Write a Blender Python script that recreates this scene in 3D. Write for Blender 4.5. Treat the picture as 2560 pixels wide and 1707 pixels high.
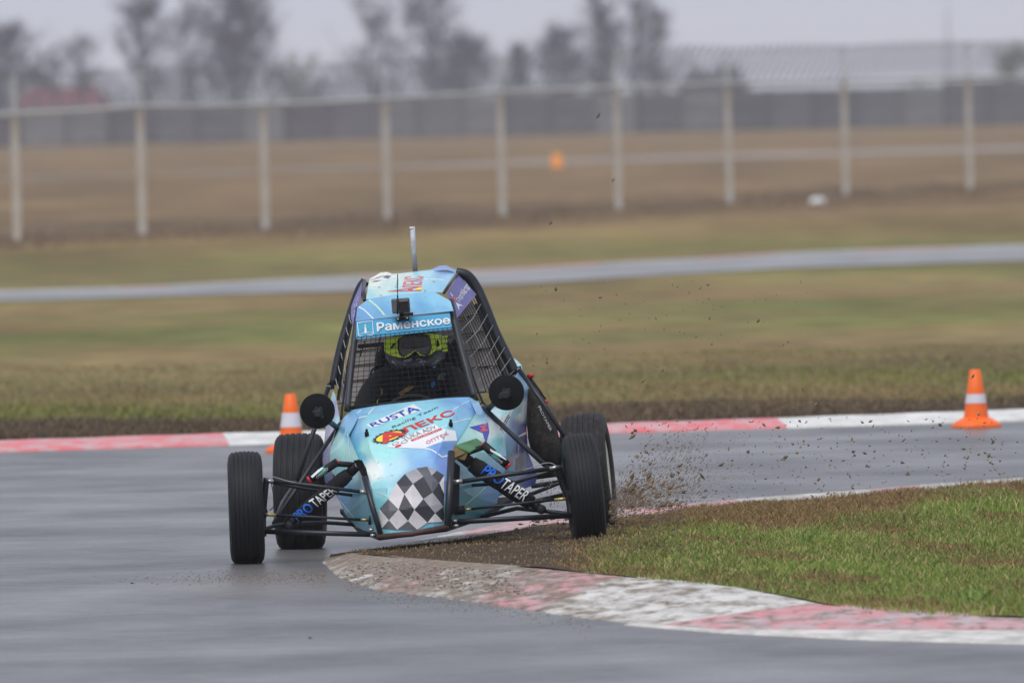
import bpy, bmesh, math, random
import numpy as np
from mathutils import Vector, Matrix
from mathutils.bvhtree import BVHTree
random.seed(7); np.random.seed(7)
R = math.radians
for o in list(bpy.data.objects): bpy.data.objects.remove(o)
sc = bpy.context.scene
col = sc.collection

# ------------------------------------------------------------------ camera
IW, IH = 2560.0, 1707.0
FPX = 34500.0            # focal length in photo pixels (about 485 mm on full frame)
CAMH = 2.12              # camera height
HORIZ = 251.0            # horizon row at the picture's middle column
ROLL = 0.0227
Y0 = 64.0                # distance of the buggy's front axle
pitch = math.atan((IH/2-HORIZ)/FPX)
fwd = Vector((0, math.cos(pitch), -math.sin(pitch)))
up0 = Vector((0, math.sin(pitch), math.cos(pitch)))
rt0 = Vector((1, 0, 0))
rt = rt0*math.cos(ROLL) - up0*math.sin(ROLL)
up = rt0*math.sin(ROLL) + up0*math.cos(ROLL)
CAM = Vector((0, 0, CAMH))
cd = bpy.data.cameras.new('camera'); cam = bpy.data.objects.new('camera', cd); col.objects.link(cam)
cam.matrix_world = Matrix(((rt.x, up.x, -fwd.x, CAM.x), (rt.y, up.y, -fwd.y, CAM.y), (rt.z, up.z, -fwd.z, CAM.z), (0, 0, 0, 1)))
cd.sensor_width = 36; cd.lens = FPX*36/IW; cd.clip_start = 1; cd.clip_end = 20000
cd.dof.use_dof = True; cd.dof.focus_distance = Y0+0.5; cd.dof.aperture_fstop = 6.8
sc.camera = cam

# ------------------------------------------------------------------ sky, sun, exposure
SUN_EL, SUN_AZ = 58, 200          # overcast: a very soft, high sun behind the camera's left
w = bpy.data.worlds.new('World'); sc.world = w; w.use_nodes = True
nt = w.node_tree; nt.nodes.clear()
sky = nt.nodes.new('ShaderNodeTexSky'); sky.sky_type = 'NISHITA'; sky.sun_disc = False
sky.sun_elevation = R(SUN_EL); sky.sun_rotation = R(SUN_AZ); sky.air_density = 1.0; sky.dust_density = 4.0
b1 = nt.nodes.new('ShaderNodeBackground'); b1.inputs[1].default_value = 0.07
b2 = nt.nodes.new('ShaderNodeBackground'); b2.inputs[0].default_value = (0.535, 0.575, 0.69, 1); b2.inputs[1].default_value = 0.9
mx = nt.nodes.new('ShaderNodeMixShader'); mx.inputs[0].default_value = 0.9
wo = nt.nodes.new('ShaderNodeOutputWorld')
nt.links.new(sky.outputs[0], b1.inputs[0]); nt.links.new(b1.outputs[0], mx.inputs[1]); nt.links.new(b2.outputs[0], mx.inputs[2]); nt.links.new(mx.outputs[0], wo.inputs[0])
sl = bpy.data.lights.new('sun', 'SUN'); sl.energy = 1.5; sl.angle = R(40); sl.color = (1, 0.975, 0.94)
so = bpy.data.objects.new('sun', sl); col.objects.link(so)
so.rotation_euler = (R(90-SUN_EL), 0, R(-(SUN_AZ-180)))
sc.view_settings.view_transform = 'Standard'; sc.view_settings.look = 'None'
sc.view_settings.exposure = 0.35; sc.view_settings.gamma = 1.0; sc.view_settings.use_curve_mapping = False
sc.render.engine = 'CYCLES'; sc.cycles.use_denoising = True
sc.cycles.max_bounces = 6; sc.cycles.volume_bounces = 2; sc.cycles.transparent_max_bounces = 8

# ------------------------------------------------------------------ photo pixel -> place
def ray(px, py):
    return (fwd*FPX + rt*(px-IW/2) - up*(py-IH/2)).normalized()
def W(px, py, dy):                      # point seen at that pixel, dy metres behind the buggy's front axle
    d = ray(px, py); return CAM + d*((Y0+dy)/d.y)
def D(px, py, dist):
    d = ray(px, py); return CAM + d*(dist/d.y)
def G(px, py, z=0.0):                   # point on the ground
    d = ray(px, py); return CAM + d*((z-CAMH)/d.z)
SC = lambda dy: FPX/(Y0+dy)             # pixels per metre
ZO = {1:(800,550,3.137), 2:(540,940,3.136), 3:(1000,940,3.137), 4:(860,980,4.2375), 5:(860,780,6.532), 6:(1100,620,3.136), 7:(860,640,6.918), 8:(1200,880,4.355), 9:(800,900,6.817)}
def Z(k, *pts):
    ox, oy, s = ZO[k]; return [(ox+x/s, oy+y/s) for x, y in pts]

# ------------------------------------------------------------------ materials
def lin(c):
    c = c/255.0
    return c/12.92 if c <= 0.04045 else ((c+0.055)/1.055)**2.4
def rgb(*c): return (lin(c[0]), lin(c[1]), lin(c[2]), 1)
MATS = {}
def mat(name, c, rough=0.6, metal=0.0, var=0.15, scale=8.0, bump=0.0, spec=0.5, coat=0.0, attr=None, dirt=0.0, dirtcol=(0.09,0.065,0.045,1), stretch=(1,1,1), c2=None, detail=5.0, trans=0.0):
    m = bpy.data.materials.new(name); m.use_nodes = True; n = m.node_tree.nodes; l = m.node_tree.links
    b = n['Principled BSDF']; b.inputs['Roughness'].default_value = rough; b.inputs['Metallic'].default_value = metal
    b.inputs['Specular IOR Level'].default_value = spec; b.inputs['Coat Weight'].default_value = coat
    tc = n.new('ShaderNodeTexCoord'); mp = n.new('ShaderNodeMapping'); mp.inputs['Scale'].default_value = stretch
    l.new(tc.outputs['Object'], mp.inputs[0])
    nz = n.new('ShaderNodeTexNoise'); nz.inputs['Scale'].default_value = scale; nz.inputs['Detail'].default_value = detail; l.new(mp.outputs[0], nz.inputs['Vector'])
    cr = n.new('ShaderNodeMapRange'); cr.inputs[1].default_value = 0.3; cr.inputs[2].default_value = 0.7; l.new(nz.outputs['Fac'], cr.inputs[0])
    mixc = n.new('ShaderNodeMix'); mixc.data_type = 'RGBA'; l.new(cr.outputs[0], mixc.inputs[0])
    if attr:
        at = n.new('ShaderNodeAttribute'); at.attribute_name = attr
        sca = n.new('ShaderNodeMix'); sca.data_type = 'RGBA'; sca.blend_type = 'MULTIPLY'; sca.inputs[0].default_value = 1
        cr.inputs[3].default_value = 1-var; cr.inputs[4].default_value = 1+var
        l.new(at.outputs['Color'], sca.inputs[6]); l.new(cr.outputs[0], sca.inputs[7]); outc = sca.outputs[2]
    else:
        c = tuple(c)[:3]
        if c2 is None:
            mixc.inputs[6].default_value = tuple(x*(1-var) for x in c)+(1,); mixc.inputs[7].default_value = tuple(min(1, x*(1+var)) for x in c)+(1,)
        else:
            mixc.inputs[6].default_value = c+(1,); mixc.inputs[7].default_value = tuple(c2)[:3]+(1,)
        outc = mixc.outputs[2]
    if dirt > 0:
        n2 = n.new('ShaderNodeTexNoise'); n2.inputs['Scale'].default_value = 35; n2.inputs['Detail'].default_value = 8; n2.inputs['Roughness'].default_value = 0.7; l.new(tc.outputs['Object'], n2.inputs['Vector'])
        r2 = n.new('ShaderNodeMapRange'); r2.inputs[1].default_value = 0.62-dirt*0.25; r2.inputs[2].default_value = 0.78-dirt*0.2; r2.inputs[4].default_value = 0.85; l.new(n2.outputs['Fac'], r2.inputs[0])
        dm = n.new('ShaderNodeMix'); dm.data_type = 'RGBA'; dm.inputs[7].default_value = dirtcol
        l.new(r2.outputs[0], dm.inputs[0]); l.new(outc, dm.inputs[6]); outc = dm.outputs[2]
    l.new(outc, b.inputs['Base Color'])
    if bump > 0:
        bn = n.new('ShaderNodeBump'); bn.inputs['Strength'].default_value = bump; bn.inputs['Distance'].default_value = 0.02
        l.new(nz.outputs['Fac'], bn.inputs['Height']); l.new(bn.outputs[0], b.inputs['Normal'])
    MATS[name] = m
    return m
M = MATS
mat('black_paint', rgb(25,29,36), 0.4, var=0.25, scale=25, dirt=0.12, dirtcol=(0.06,0.05,0.04,1))
mat('cage_grey', rgb(42,45,52), 0.5, var=0.15, scale=25)
mat('black_matt', rgb(18,20,24), 0.6, var=0.2, scale=30, spec=0.3)
mat('deep_black', rgb(10,11,13), 0.75, var=0.2, spec=0.2)
mat('fabric_black', rgb(17,18,22), 0.9, var=0.3, scale=40, bump=0.3)
mat('muddy_black', rgb(30,29,29), 0.85, var=0.3, scale=20, dirt=0.75, dirtcol=(0.055,0.04,0.028,1), bump=0.4)
mat('rubber', rgb(25,26,29), 0.62, var=0.2, scale=12, dirt=0.16, dirtcol=(0.035,0.03,0.026,1), spec=0.3)
mat('rubber_muddy', rgb(34,32,32), 0.65, spec=0.3, var=0.2, scale=12, dirt=0.35, dirtcol=(0.085,0.068,0.052,1))
mat('steel', rgb(175,175,172), 0.3, metal=0.8, var=0.15)
mat('zinc_gold', rgb(200,180,110), 0.35, metal=0.7)
mat('bronze', rgb(125,105,60), 0.5, var=0.3, scale=40, dirt=0.3)
mat('cream_rim', rgb(225,222,205), 0.5, dirt=0.15)
mat('dark_rim', rgb(40,52,70), 0.5)
mat('red_plastic', rgb(190,40,45), 0.4)
mat('green_paint', rgb(70,120,75), 0.5, var=0.2, dirt=0.25)
mat('teal', rgb(20,150,125), 0.4)
mat('white_print', rgb(228,230,232), 0.45, var=0.05)
mat('grey_print', rgb(140,140,142), 0.5)
mat('dark_print', rgb(48,50,55), 0.5)
mat('red_print', rgb(215,55,50), 0.45, var=0.08)
mat('pink_print', rgb(225,85,95), 0.45, var=0.08)
mat('blue_print', rgb(25,75,175), 0.45, var=0.08)
mat('logo_blue', rgb(75,75,185), 0.45)
mat('bright_blue', rgb(0,105,215), 0.5)
mat('yellow_print', rgb(245,215,60), 0.45)
mat('line_print', rgb(225,235,235), 0.45, var=0.04)
mat('lime_line', rgb(190,225,190), 0.45, var=0.04)
mat('green_print', rgb(70,180,120), 0.45)
mat('banner_cyan', rgb(0,152,198), 0.45, var=0.04)
mat('banner_purple', rgb(112,108,165), 0.6, var=0.08, scale=30)
mat('lime', rgb(225,255,45), 0.45, var=0.06)
mat('goggle_lens', rgb(62,52,52), 0.12, var=0.2, spec=0.7)
mat('helmet', rgb(28,37,46), 0.45, var=0.35, scale=14)
mat('helmet_panel', rgb(125,132,142), 0.4)
mat('tan', rgb(165,125,75), 0.7)
mat('cord_grey', rgb(160,160,162), 0.7)
mat('aluminium', rgb(155,147,143), 0.5, metal=0.0, var=0.1, scale=4, stretch=(1,1,4), dirt=0.08)
mat('alu_bright', rgb(205,200,192), 0.4)
mat('pole_grey', rgb(185,188,195), 0.4, var=0.2, scale=30)
mat('cam_body', rgb(92,90,92), 0.5)
mat('glass_black', rgb(22,20,22), 0.1)
mat('livery', None, 0.36, attr='Col', var=0.07, scale=6, coat=0.2, dirt=0.16, dirtcol=(0.16,0.14,0.12,1))
mat('sump_red', rgb(70,42,42), 0.6, dirt=0.3)
mat('cone_orange', rgb(255,108,18), 0.5, var=0.08, dirt=0.2, dirtcol=(0.35,0.16,0.06,1))
mat('cone_white', rgb(218,215,222), 0.5, var=0.06, dirt=0.15, dirtcol=(0.4,0.37,0.35,1))
mat('fence_post', rgb(198,196,190), 0.8, c2=rgb(186,172,152), scale=2.5)
mat('fence_rail', rgb(190,192,190), 0.7)
mat('wire', rgb(120,122,128), 0.6)
mat('concrete_panel', rgb(120,120,124), 0.9, attr='Col', var=0.18, scale=1.0)
mat('roof_red', rgb(150,80,85), 0.9)
mat('roof_dark', rgb(85,78,92), 0.9)
mat('house_wall', rgb(130,125,128), 0.9)
mat('bark', rgb(70,70,90), 0.9, var=0.2, scale=2)
mat('twig', rgb(84,84,106), 0.9, var=0.2, scale=0.6)
mat('twig_olive', rgb(110,116,92), 0.9, var=0.2, scale=0.6)
mat('scrub', rgb(76,76,88), 0.95, var=0.25, scale=0.5)
mat('marker_orange', rgb(250,150,40), 0.6)
mat('white_plastic', rgb(232,232,232), 0.5)
mat('mud_clod', rgb(82,68,55), 0.9, attr='Col', var=0.15, scale=20)
mat('blade', None, 0.75, attr='Col', var=0.1, scale=3, spec=0.25)

# ------------------------------------------------------------------ objects
WL = {}
def wloc(o): return WL.get(o.name, Vector((0, 0, 0)))
def tag(o, label=None, cat=None, group=None, kind=None):
    if label: o['label'] = label
    if cat: o['category'] = cat
    if group: o['group'] = group
    if kind: o['kind'] = kind
    return o
def empty(name, loc, parent=None):
    o = bpy.data.objects.new(name, None); col.objects.link(o); loc = Vector(loc); o.empty_display_size = 0.1
    if parent is not None: o.parent = parent; o.location = loc - wloc(parent)
    else: o.location = loc
    WL[o.name] = loc
    return o
def obj(name, verts, faces, m, parent=None, smooth=False, colors=None, base=False):
    V = np.array([tuple(v) for v in verts], dtype=float) if not isinstance(verts, np.ndarray) else verts
    c = (V.max(0)+V.min(0))/2
    if base: c[2] = V[:, 2].min()
    me = bpy.data.meshes.new(name); me.from_pydata((V-c).tolist(), [], faces if isinstance(faces, list) else faces.tolist())
    if colors is not None:
        at = me.color_attributes.new('Col', 'FLOAT_COLOR', 'POINT'); at.data.foreach_set('color', np.array(colors, dtype=np.float32).ravel())
    me.materials.append(M[m] if isinstance(m, str) else m)
    if smooth: me.polygons.foreach_set('use_smooth', [True]*len(me.polygons))
    me.update()
    o = bpy.data.objects.new(name, me); col.objects.link(o); cv = Vector(c)
    if parent is not None: o.parent = parent; o.location = cv - wloc(parent)
    else: o.location = cv
    WL[o.name] = cv
    return o
class MB:
    def __init__(s): s.v = []; s.f = []
    def add(s, v, f):
        k = len(s.v); s.v += [Vector(x) for x in v]; s.f += [tuple(i+k for i in q) for q in f]; return s
    def tube(s, pts, r, n=10, r2=None, cap=True):
        pts = [Vector(p) for p in pts]; N = len(pts); rs = r if isinstance(r, (list, tuple)) else [r + ((r2 if r2 is not None else r)-r)*i/max(1, N-1) for i in range(N)]
        k = len(s.v); a = None
        for i, p in enumerate(pts):
            t = (pts[min(i+1, N-1)]-pts[max(i-1, 0)]).normalized()
            if a is None:
                a = t.cross(Vector((0, 0, 1)) if abs(t.z) < 0.9 else Vector((1, 0, 0))).normalized()
            else: a = (a - t*a.dot(t)).normalized()
            b = t.cross(a)
            for j in range(n):
                q = 2*math.pi*j/n; s.v.append(p + a*math.cos(q)*rs[i] + b*math.sin(q)*rs[i])
        for i in range(N-1):
            for j in range(n):
                s.f.append((k+i*n+j, k+i*n+(j+1) % n, k+(i+1)*n+(j+1) % n, k+(i+1)*n+j))
        if cap:
            s.f.append(tuple(k+j for j in reversed(range(n)))); s.f.append(tuple(k+(N-1)*n+j for j in range(n)))
        return s
    def lathe(s, prof, c, axis, n=48, closed=False):     # prof: (along axis, radius)
        ax = Vector(axis).normalized(); a = ax.cross(Vector((0, 1, 0.01))).normalized(); b = ax.cross(a); c = Vector(c); k = len(s.v); P = len(prof)
        for j in range(n):
            q = 2*math.pi*j/n; e = a*math.cos(q)+b*math.sin(q)
            for (h, r) in prof: s.v.append(c + ax*h + e*r)
        for j in range(n):
            for i in range(P if closed else P-1):
                s.f.append((k+j*P+i, k+j*P+(i+1) % P, k+((j+1) % n)*P+(i+1) % P, k+((j+1) % n)*P+i))
        return s
    def box(s, c, sx, sy, sz, X=(1,0,0), Y=(0,1,0), Zv=(0,0,1), bev=0.12):
        c = Vector(c); X = Vector(X).normalized(); Y = Vector(Y).normalized(); Zv = Vector(Zv).normalized()
        b = min(sx, sy, sz)*bev; k = len(s.v)
        bm = bmesh.new(); bmesh.ops.create_cube(bm, size=1.0)
        for v in bm.verts: v.co = Vector((v.co.x*sx, v.co.y*sy, v.co.z*sz))
        if bev > 0: bmesh.ops.bevel(bm, geom=list(bm.edges), offset=b, segments=2, affect='EDGES', profile=0.5)
        bm.verts.index_update()
        for v in bm.verts: s.v.append(c + X*v.co.x + Y*v.co.y + Zv*v.co.z)
        for f in bm.faces: s.f.append(tuple(k+v.index for v in f.verts))
        bm.free(); return s
    def plate(s, pts, th, nrm=(0,1,0)):
        n = Vector(nrm).normalized()*th; k = len(s.v); N = len(pts); pts = [Vector(p) for p in pts]
        s.v += pts + [p+n for p in pts]
        s.f.append(tuple(k+i for i in range(N))); s.f.append(tuple(k+N+i for i in reversed(range(N))))
        for i in range(N): s.f.append((k+i, k+N+i, k+N+(i+1) % N, k+(i+1) % N))
        return s
    def build(s, name, m, parent=None, smooth=False, base=False):
        return obj(name, s.v, s.f, m, parent, smooth, base=base)
def ptube(name, pts, wpx, m, parent, n=10):              # a tube through photo points (px, py, dy), width in pixels
    P = [W(*p) for p in pts]
    if len(P) >= 4:                                       # Catmull-Rom through the points
        Q = []; E_ = [P[0]*2-P[1]]+P+[P[-1]*2-P[-2]]
        for i in range(1, len(E_)-2):
            a, b, c, d = E_[i-1], E_[i], E_[i+1], E_[i+2]
            for k in range(5):
                t = k/5; Q.append(0.5*((2*b)+(c-a)*t+(2*a-5*b+4*c-d)*t*t+(3*b-a-3*c+d)*t**3))
        P = Q+[P[-1]]
    return MB().tube(P, wpx/2/SC(pts[0][2]), n).build(name, m, parent, smooth=True)
def ellipsoid_bm(c, rx, ry, rz, sub=2, noise=0.0, seed=0):
    bm = bmesh.new(); bmesh.ops.create_icosphere(bm, subdivisions=sub, radius=1.0); rr = random.Random(seed); bm.verts.index_update()
    v = []
    for q in bm.verts:
        k = 1+noise*(rr.random()-0.5)*2; v.append(Vector(c)+Vector((q.co.x*rx*k, q.co.y*ry*k, q.co.z*rz*k)))
    f = [tuple(x.index for x in fc.verts) for fc in bm.faces]; bm.free(); return v, f

# ------------------------------------------------------------------ printing on surfaces
def mesh2d_subdiv(v2, f2, maxlen):
    bm = bmesh.new(); vs = [bm.verts.new((x, y, 0)) for x, y in v2]
    for f in f2:
        try: bm.faces.new([vs[i] for i in f])
        except ValueError: pass
    bmesh.ops.triangulate(bm, faces=bm.faces[:])
    for _ in range(4):
        e = [x for x in bm.edges if x.calc_length() > maxlen]
        if not e: break
        bmesh.ops.subdivide_edges(bm, edges=e, cuts=1)
        bmesh.ops.triangulate(bm, faces=[f for f in bm.faces if len(f.verts) > 3])
    bm.verts.index_update()
    out = [(v.co.x, v.co.y) for v in bm.verts], [tuple(v.index for v in f.verts) for f in bm.faces]; bm.free(); return out
def decal(name, v2, f2, m, bvh, parent, off=0.003, maxlen=14):
    v2, f2 = mesh2d_subdiv(v2, f2, maxlen); P = []; ok = []
    for (x, y) in v2:
        d = ray(x, y); hit = bvh.ray_cast(CAM, d)
        if hit[0] is None: P.append(None)
        else: P.append(hit[0]-d*off)
    keep = [f for f in f2 if all(P[i] is not None for i in f)]
    ks = [f for f in keep if max(P[i].y for i in f)-min(P[i].y for i in f) < 0.35]
    idx = sorted({i for f in ks for i in f})
    if not idx: print('no decal', name, v2[0]); return None
    mp = {i: k for k, i in enumerate(idx)}
    return obj(name, [P[i] for i in idx], [tuple(mp[i] for i in f) for f in ks], m, parent)
def text2d(s, bold=0.0, shear=0.0):
    cu = bpy.data.curves.new('t', 'FONT'); cu.body = s; cu.offset = bold; cu.resolution_u = 3; cu.shear = shear
    o = bpy.data.objects.new('t', cu); col.objects.link(o); bpy.context.view_layer.update()
    me = bpy.data.meshes.new_from_object(o.evaluated_get(bpy.context.evaluated_depsgraph_get()))
    v = [(x.co.x, x.co.y) for x in me.vertices]; f = [tuple(p.vertices) for p in me.polygons]
    bpy.data.objects.remove(o); bpy.data.curves.remove(cu); bpy.data.meshes.remove(me)
    if 'н' in s:                                          # this glyph has overlapping outlines: rebuild it as two legs and a bar
        par = list(range(len(v)))
        def find(i):
            while par[i] != i: i = par[i]
            return i
        for t in f:
            for i in t[1:]: par[find(i)] = find(t[0])
        comp = {}
        for i in range(len(v)): comp.setdefault(find(i), []).append(i)
        for c in comp.values():
            if len(c) == 12 and len([t for t in f if t[0] in c]) == 13:
                k = min(c); f = [t for t in f if t[0] not in c]; xa = v[k+4][0]; xb = v[k+10][0]
                for q in range(4): v[k+q] = (xb if v[k+q][0] > (xa+xb)/2 else xa, v[k+q][1])
                f += [(k, k+1, k+2, k+3), (k+4, k+5, k+6, k+7), (k+8, k+9, k+10, k+11)]
    a = np.array(v); lo = a.min(0); hi = a.max(0); return (a-lo)/(hi-lo), f
def lettering(s, quad, m, bvh, parent, bold=0.02, off=0.004, shear=0.0, label=None, maxlen=14):   # quad: TL, TR, BR, BL in photo pixels
    uv, f = text2d(s, 0.0, shear); tl, tr, br, bl = [np.array(q) for q in quad]; o = None; P = []; F = []
    for k, (du, dv) in enumerate(((0, 0), (1, 0), (-1, 0), (0, 1), (0, -1)) if bold > 0 else ((0, 0),)):
        du *= bold*0.55/max(1, len(s)*0.6); dv *= bold*0.55; sx = 1-2*bold*0.55/max(1, len(s)*0.6); sy = 1-2*bold*0.55
        v2 = [tuple((bl*(1-u)+br*u)*(1-v)+(tl*(1-u)+tr*u)*v) for u, v in ((0.5+(a-0.5)*sx+du, 0.5+(b-0.5)*sy+dv) for a, b in uv)]
        v3, f3 = mesh2d_subdiv(v2, f, maxlen); Q = []
        for (x, y) in v3:
            d = ray(x, y); hit = bvh.ray_cast(CAM, d); Q.append(None if hit[0] is None else hit[0]-d*(off+k*0.0006))
        ks = [t for t in f3 if all(Q[i] is not None for i in t) and max(Q[i].y for i in t)-min(Q[i].y for i in t) < 0.35]
        idx = sorted({i for t in ks for i in t}); mp = {i: j+len(P) for j, i in enumerate(idx)}; P += [Q[i] for i in idx]; F += [tuple(mp[i] for i in t) for t in ks]
    if P: o = obj('lettering', P, F, m, parent)
    else: print('no decal', s)
    if o is not None: o['label'] = label or ('lettering reading '+s)
    return o
def poly(name, pts, m, bvh, parent, off=0.003, maxlen=14):
    return decal(name, pts, [tuple(range(len(pts)))], m, bvh, parent, off, maxlen)
def stripe(name, pts, wpx, m, bvh, parent, off=0.0025):
    L = []; Rr = []; N = len(pts)
    for i in range(N):
        a = np.array(pts[max(0, i-1)]); b = np.array(pts[min(N-1, i+1)]); t = (b-a)/np.linalg.norm(b-a); nn = np.array((-t[1], t[0]))*wpx/2
        L.append(tuple(np.array(pts[i])+nn)); Rr.append(tuple(np.array(pts[i])-nn))
    return decal(name, L+Rr, [(i, i+1, N+i+1, N+i) for i in range(N-1)], m, bvh, parent, off)
def bvh_of(o):
    me = o.data; off = wloc(o); return BVHTree.FromPolygons([v.co+off for v in me.vertices], [tuple(p.vertices) for p in me.polygons])
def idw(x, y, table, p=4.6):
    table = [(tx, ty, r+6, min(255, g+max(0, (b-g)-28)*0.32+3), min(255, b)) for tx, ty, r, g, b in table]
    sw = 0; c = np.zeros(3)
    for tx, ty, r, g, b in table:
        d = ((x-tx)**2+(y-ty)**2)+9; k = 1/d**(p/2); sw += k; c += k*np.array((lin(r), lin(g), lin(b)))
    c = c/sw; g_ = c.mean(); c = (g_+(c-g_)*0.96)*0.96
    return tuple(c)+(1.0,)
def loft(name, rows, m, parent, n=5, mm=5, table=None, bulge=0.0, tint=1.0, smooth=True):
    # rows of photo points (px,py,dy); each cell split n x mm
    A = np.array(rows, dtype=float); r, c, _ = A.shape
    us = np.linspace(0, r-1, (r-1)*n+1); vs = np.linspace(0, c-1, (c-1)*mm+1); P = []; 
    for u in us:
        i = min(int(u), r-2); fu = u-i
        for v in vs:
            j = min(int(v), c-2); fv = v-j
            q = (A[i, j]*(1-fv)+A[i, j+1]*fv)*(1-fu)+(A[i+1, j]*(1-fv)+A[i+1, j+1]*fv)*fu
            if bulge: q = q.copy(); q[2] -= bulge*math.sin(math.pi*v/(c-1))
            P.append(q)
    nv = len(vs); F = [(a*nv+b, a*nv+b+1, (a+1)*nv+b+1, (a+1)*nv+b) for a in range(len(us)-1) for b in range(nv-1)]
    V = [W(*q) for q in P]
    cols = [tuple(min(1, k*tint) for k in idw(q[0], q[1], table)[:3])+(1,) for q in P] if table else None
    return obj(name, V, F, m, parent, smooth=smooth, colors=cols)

# ================================================================== THE SETTING
def field_material():
    m = bpy.data.materials.new('field'); m.use_nodes = True; n = m.node_tree.nodes; l = m.node_tree.links
    b = n['Principled BSDF']; b.inputs['Roughness'].default_value = 0.95; b.inputs['Specular IOR Level'].default_value = 0.1
    geo = n.new('ShaderNodeNewGeometry'); sep = n.new('ShaderNodeSeparateXYZ'); l.new(geo.outputs['Position'], sep.inputs[0])
    def noise(scale, detail=4, st=(1, 1, 1)):
        mp = n.new('ShaderNodeMapping'); mp.inputs['Scale'].default_value = st; l.new(geo.outputs['Position'], mp.inputs[0])
        z = n.new('ShaderNodeTexNoise'); z.inputs['Scale'].default_value = scale; z.inputs['Detail'].default_value = detail; l.new(mp.outputs[0], z.inputs['Vector']); return z.outputs['Fac']
    def math_(op, a, b_):
        k = n.new('ShaderNodeMath'); k.operation = op
        for i, x in enumerate((a, b_)):
            if isinstance(x, (int, float)): k.inputs[i].default_value = x
            else: l.new(x, k.inputs[i])
        return k.outputs[0]
    nb = noise(0.5, 5, (0.6, 0.25, 1)); warp = math_('MULTIPLY', math_('SUBTRACT', nb, 0.5), 22.0)
    y = math_('ADD', sep.outputs[1], warp)
    y = math_('ADD', y, math_('MULTIPLY', sep.outputs[0], -0.35))
    mr = n.new('ShaderNodeMapRange'); mr.inputs[1].default_value = 85; mr.inputs[2].default_value = 285; l.new(y, mr.inputs[0])
    cr = n.new('ShaderNodeValToRGB'); l.new(mr.outputs[0], cr.inputs[0]); e = cr.color_ramp.elements
    stops = [(85, 80, 66, 50), (94, 90, 76, 56), (98, 116, 108, 72), (101, 106, 110, 62), (106, 100, 90, 64), (111, 116, 108, 72), (118, 134, 116, 78), (126, 118, 116, 66), (138, 114, 114, 64), (147, 134, 114, 78), (154, 126, 114, 72), (160, 110, 110, 62), (178, 122, 112, 72), (190, 118, 114, 66), (205, 124, 112, 68), (222, 130, 110, 72), (240, 118, 98, 68), (252, 108, 89, 65), (285, 126, 102, 72)]
    while len(e) > 1: e.remove(e[-1])
    for i, (d, r, g, bb) in enumerate(stops):
        p = (d-85)/200.0
        if i == 0: e[0].position = p; k = e[0]
        else: k = e.new(p)
        k.color = rgb(r, g, bb)
    nf = noise(2.2, 8, (0.7, 0.5, 1)); nl = noise(0.06, 4, (1, 0.5, 1))
    mr2 = n.new('ShaderNodeMapRange'); mr2.inputs[1].default_value = 0.25; mr2.inputs[2].default_value = 0.75; mr2.inputs[3].default_value = 0.58; mr2.inputs[4].default_value = 1.42; l.new(nf, mr2.inputs[0])
    mr3 = n.new('ShaderNodeMapRange'); mr3.inputs[1].default_value = 0.3; mr3.inputs[2].default_value = 0.7; mr3.inputs[3].default_value = 0.85; mr3.inputs[4].default_value = 1.15; l.new(nl, mr3.inputs[0])
    nq = noise(0.22, 6, (1, 0.16, 1)); mr4 = n.new('ShaderNodeMapRange'); mr4.inputs[1].default_value = 0.32; mr4.inputs[2].default_value = 0.68; mr4.inputs[3].default_value = 0.70; mr4.inputs[4].default_value = 1.28; l.new(nq, mr4.inputs[0])
    v = math_('MULTIPLY', math_('MULTIPLY', mr2.outputs[0], mr3.outputs[0]), mr4.outputs[0])
    ns = noise(0.45, 7, (0.55, 0.3, 1)); mr5 = n.new('ShaderNodeMapRange'); mr5.inputs[1].default_value = 0.46; mr5.inputs[2].default_value = 0.62; mr5.inputs[4].default_value = 0.75; l.new(ns, mr5.inputs[0])
    mst = n.new('ShaderNodeMix'); mst.data_type = 'RGBA'; mst.inputs[7].default_value = rgb(132, 110, 74); l.new(mr5.outputs[0], mst.inputs[0]); l.new(cr.outputs[0], mst.inputs[6])
    mm = n.new('ShaderNodeMix'); mm.data_type = 'RGBA'; mm.blend_type = 'MULTIPLY'; mm.inputs[0].default_value = 1; l.new(mst.outputs[2], mm.inputs[6]); l.new(v, mm.inputs[7])
    l.new(mm.outputs[2], b.inputs['Base Color'])
    return m
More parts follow.
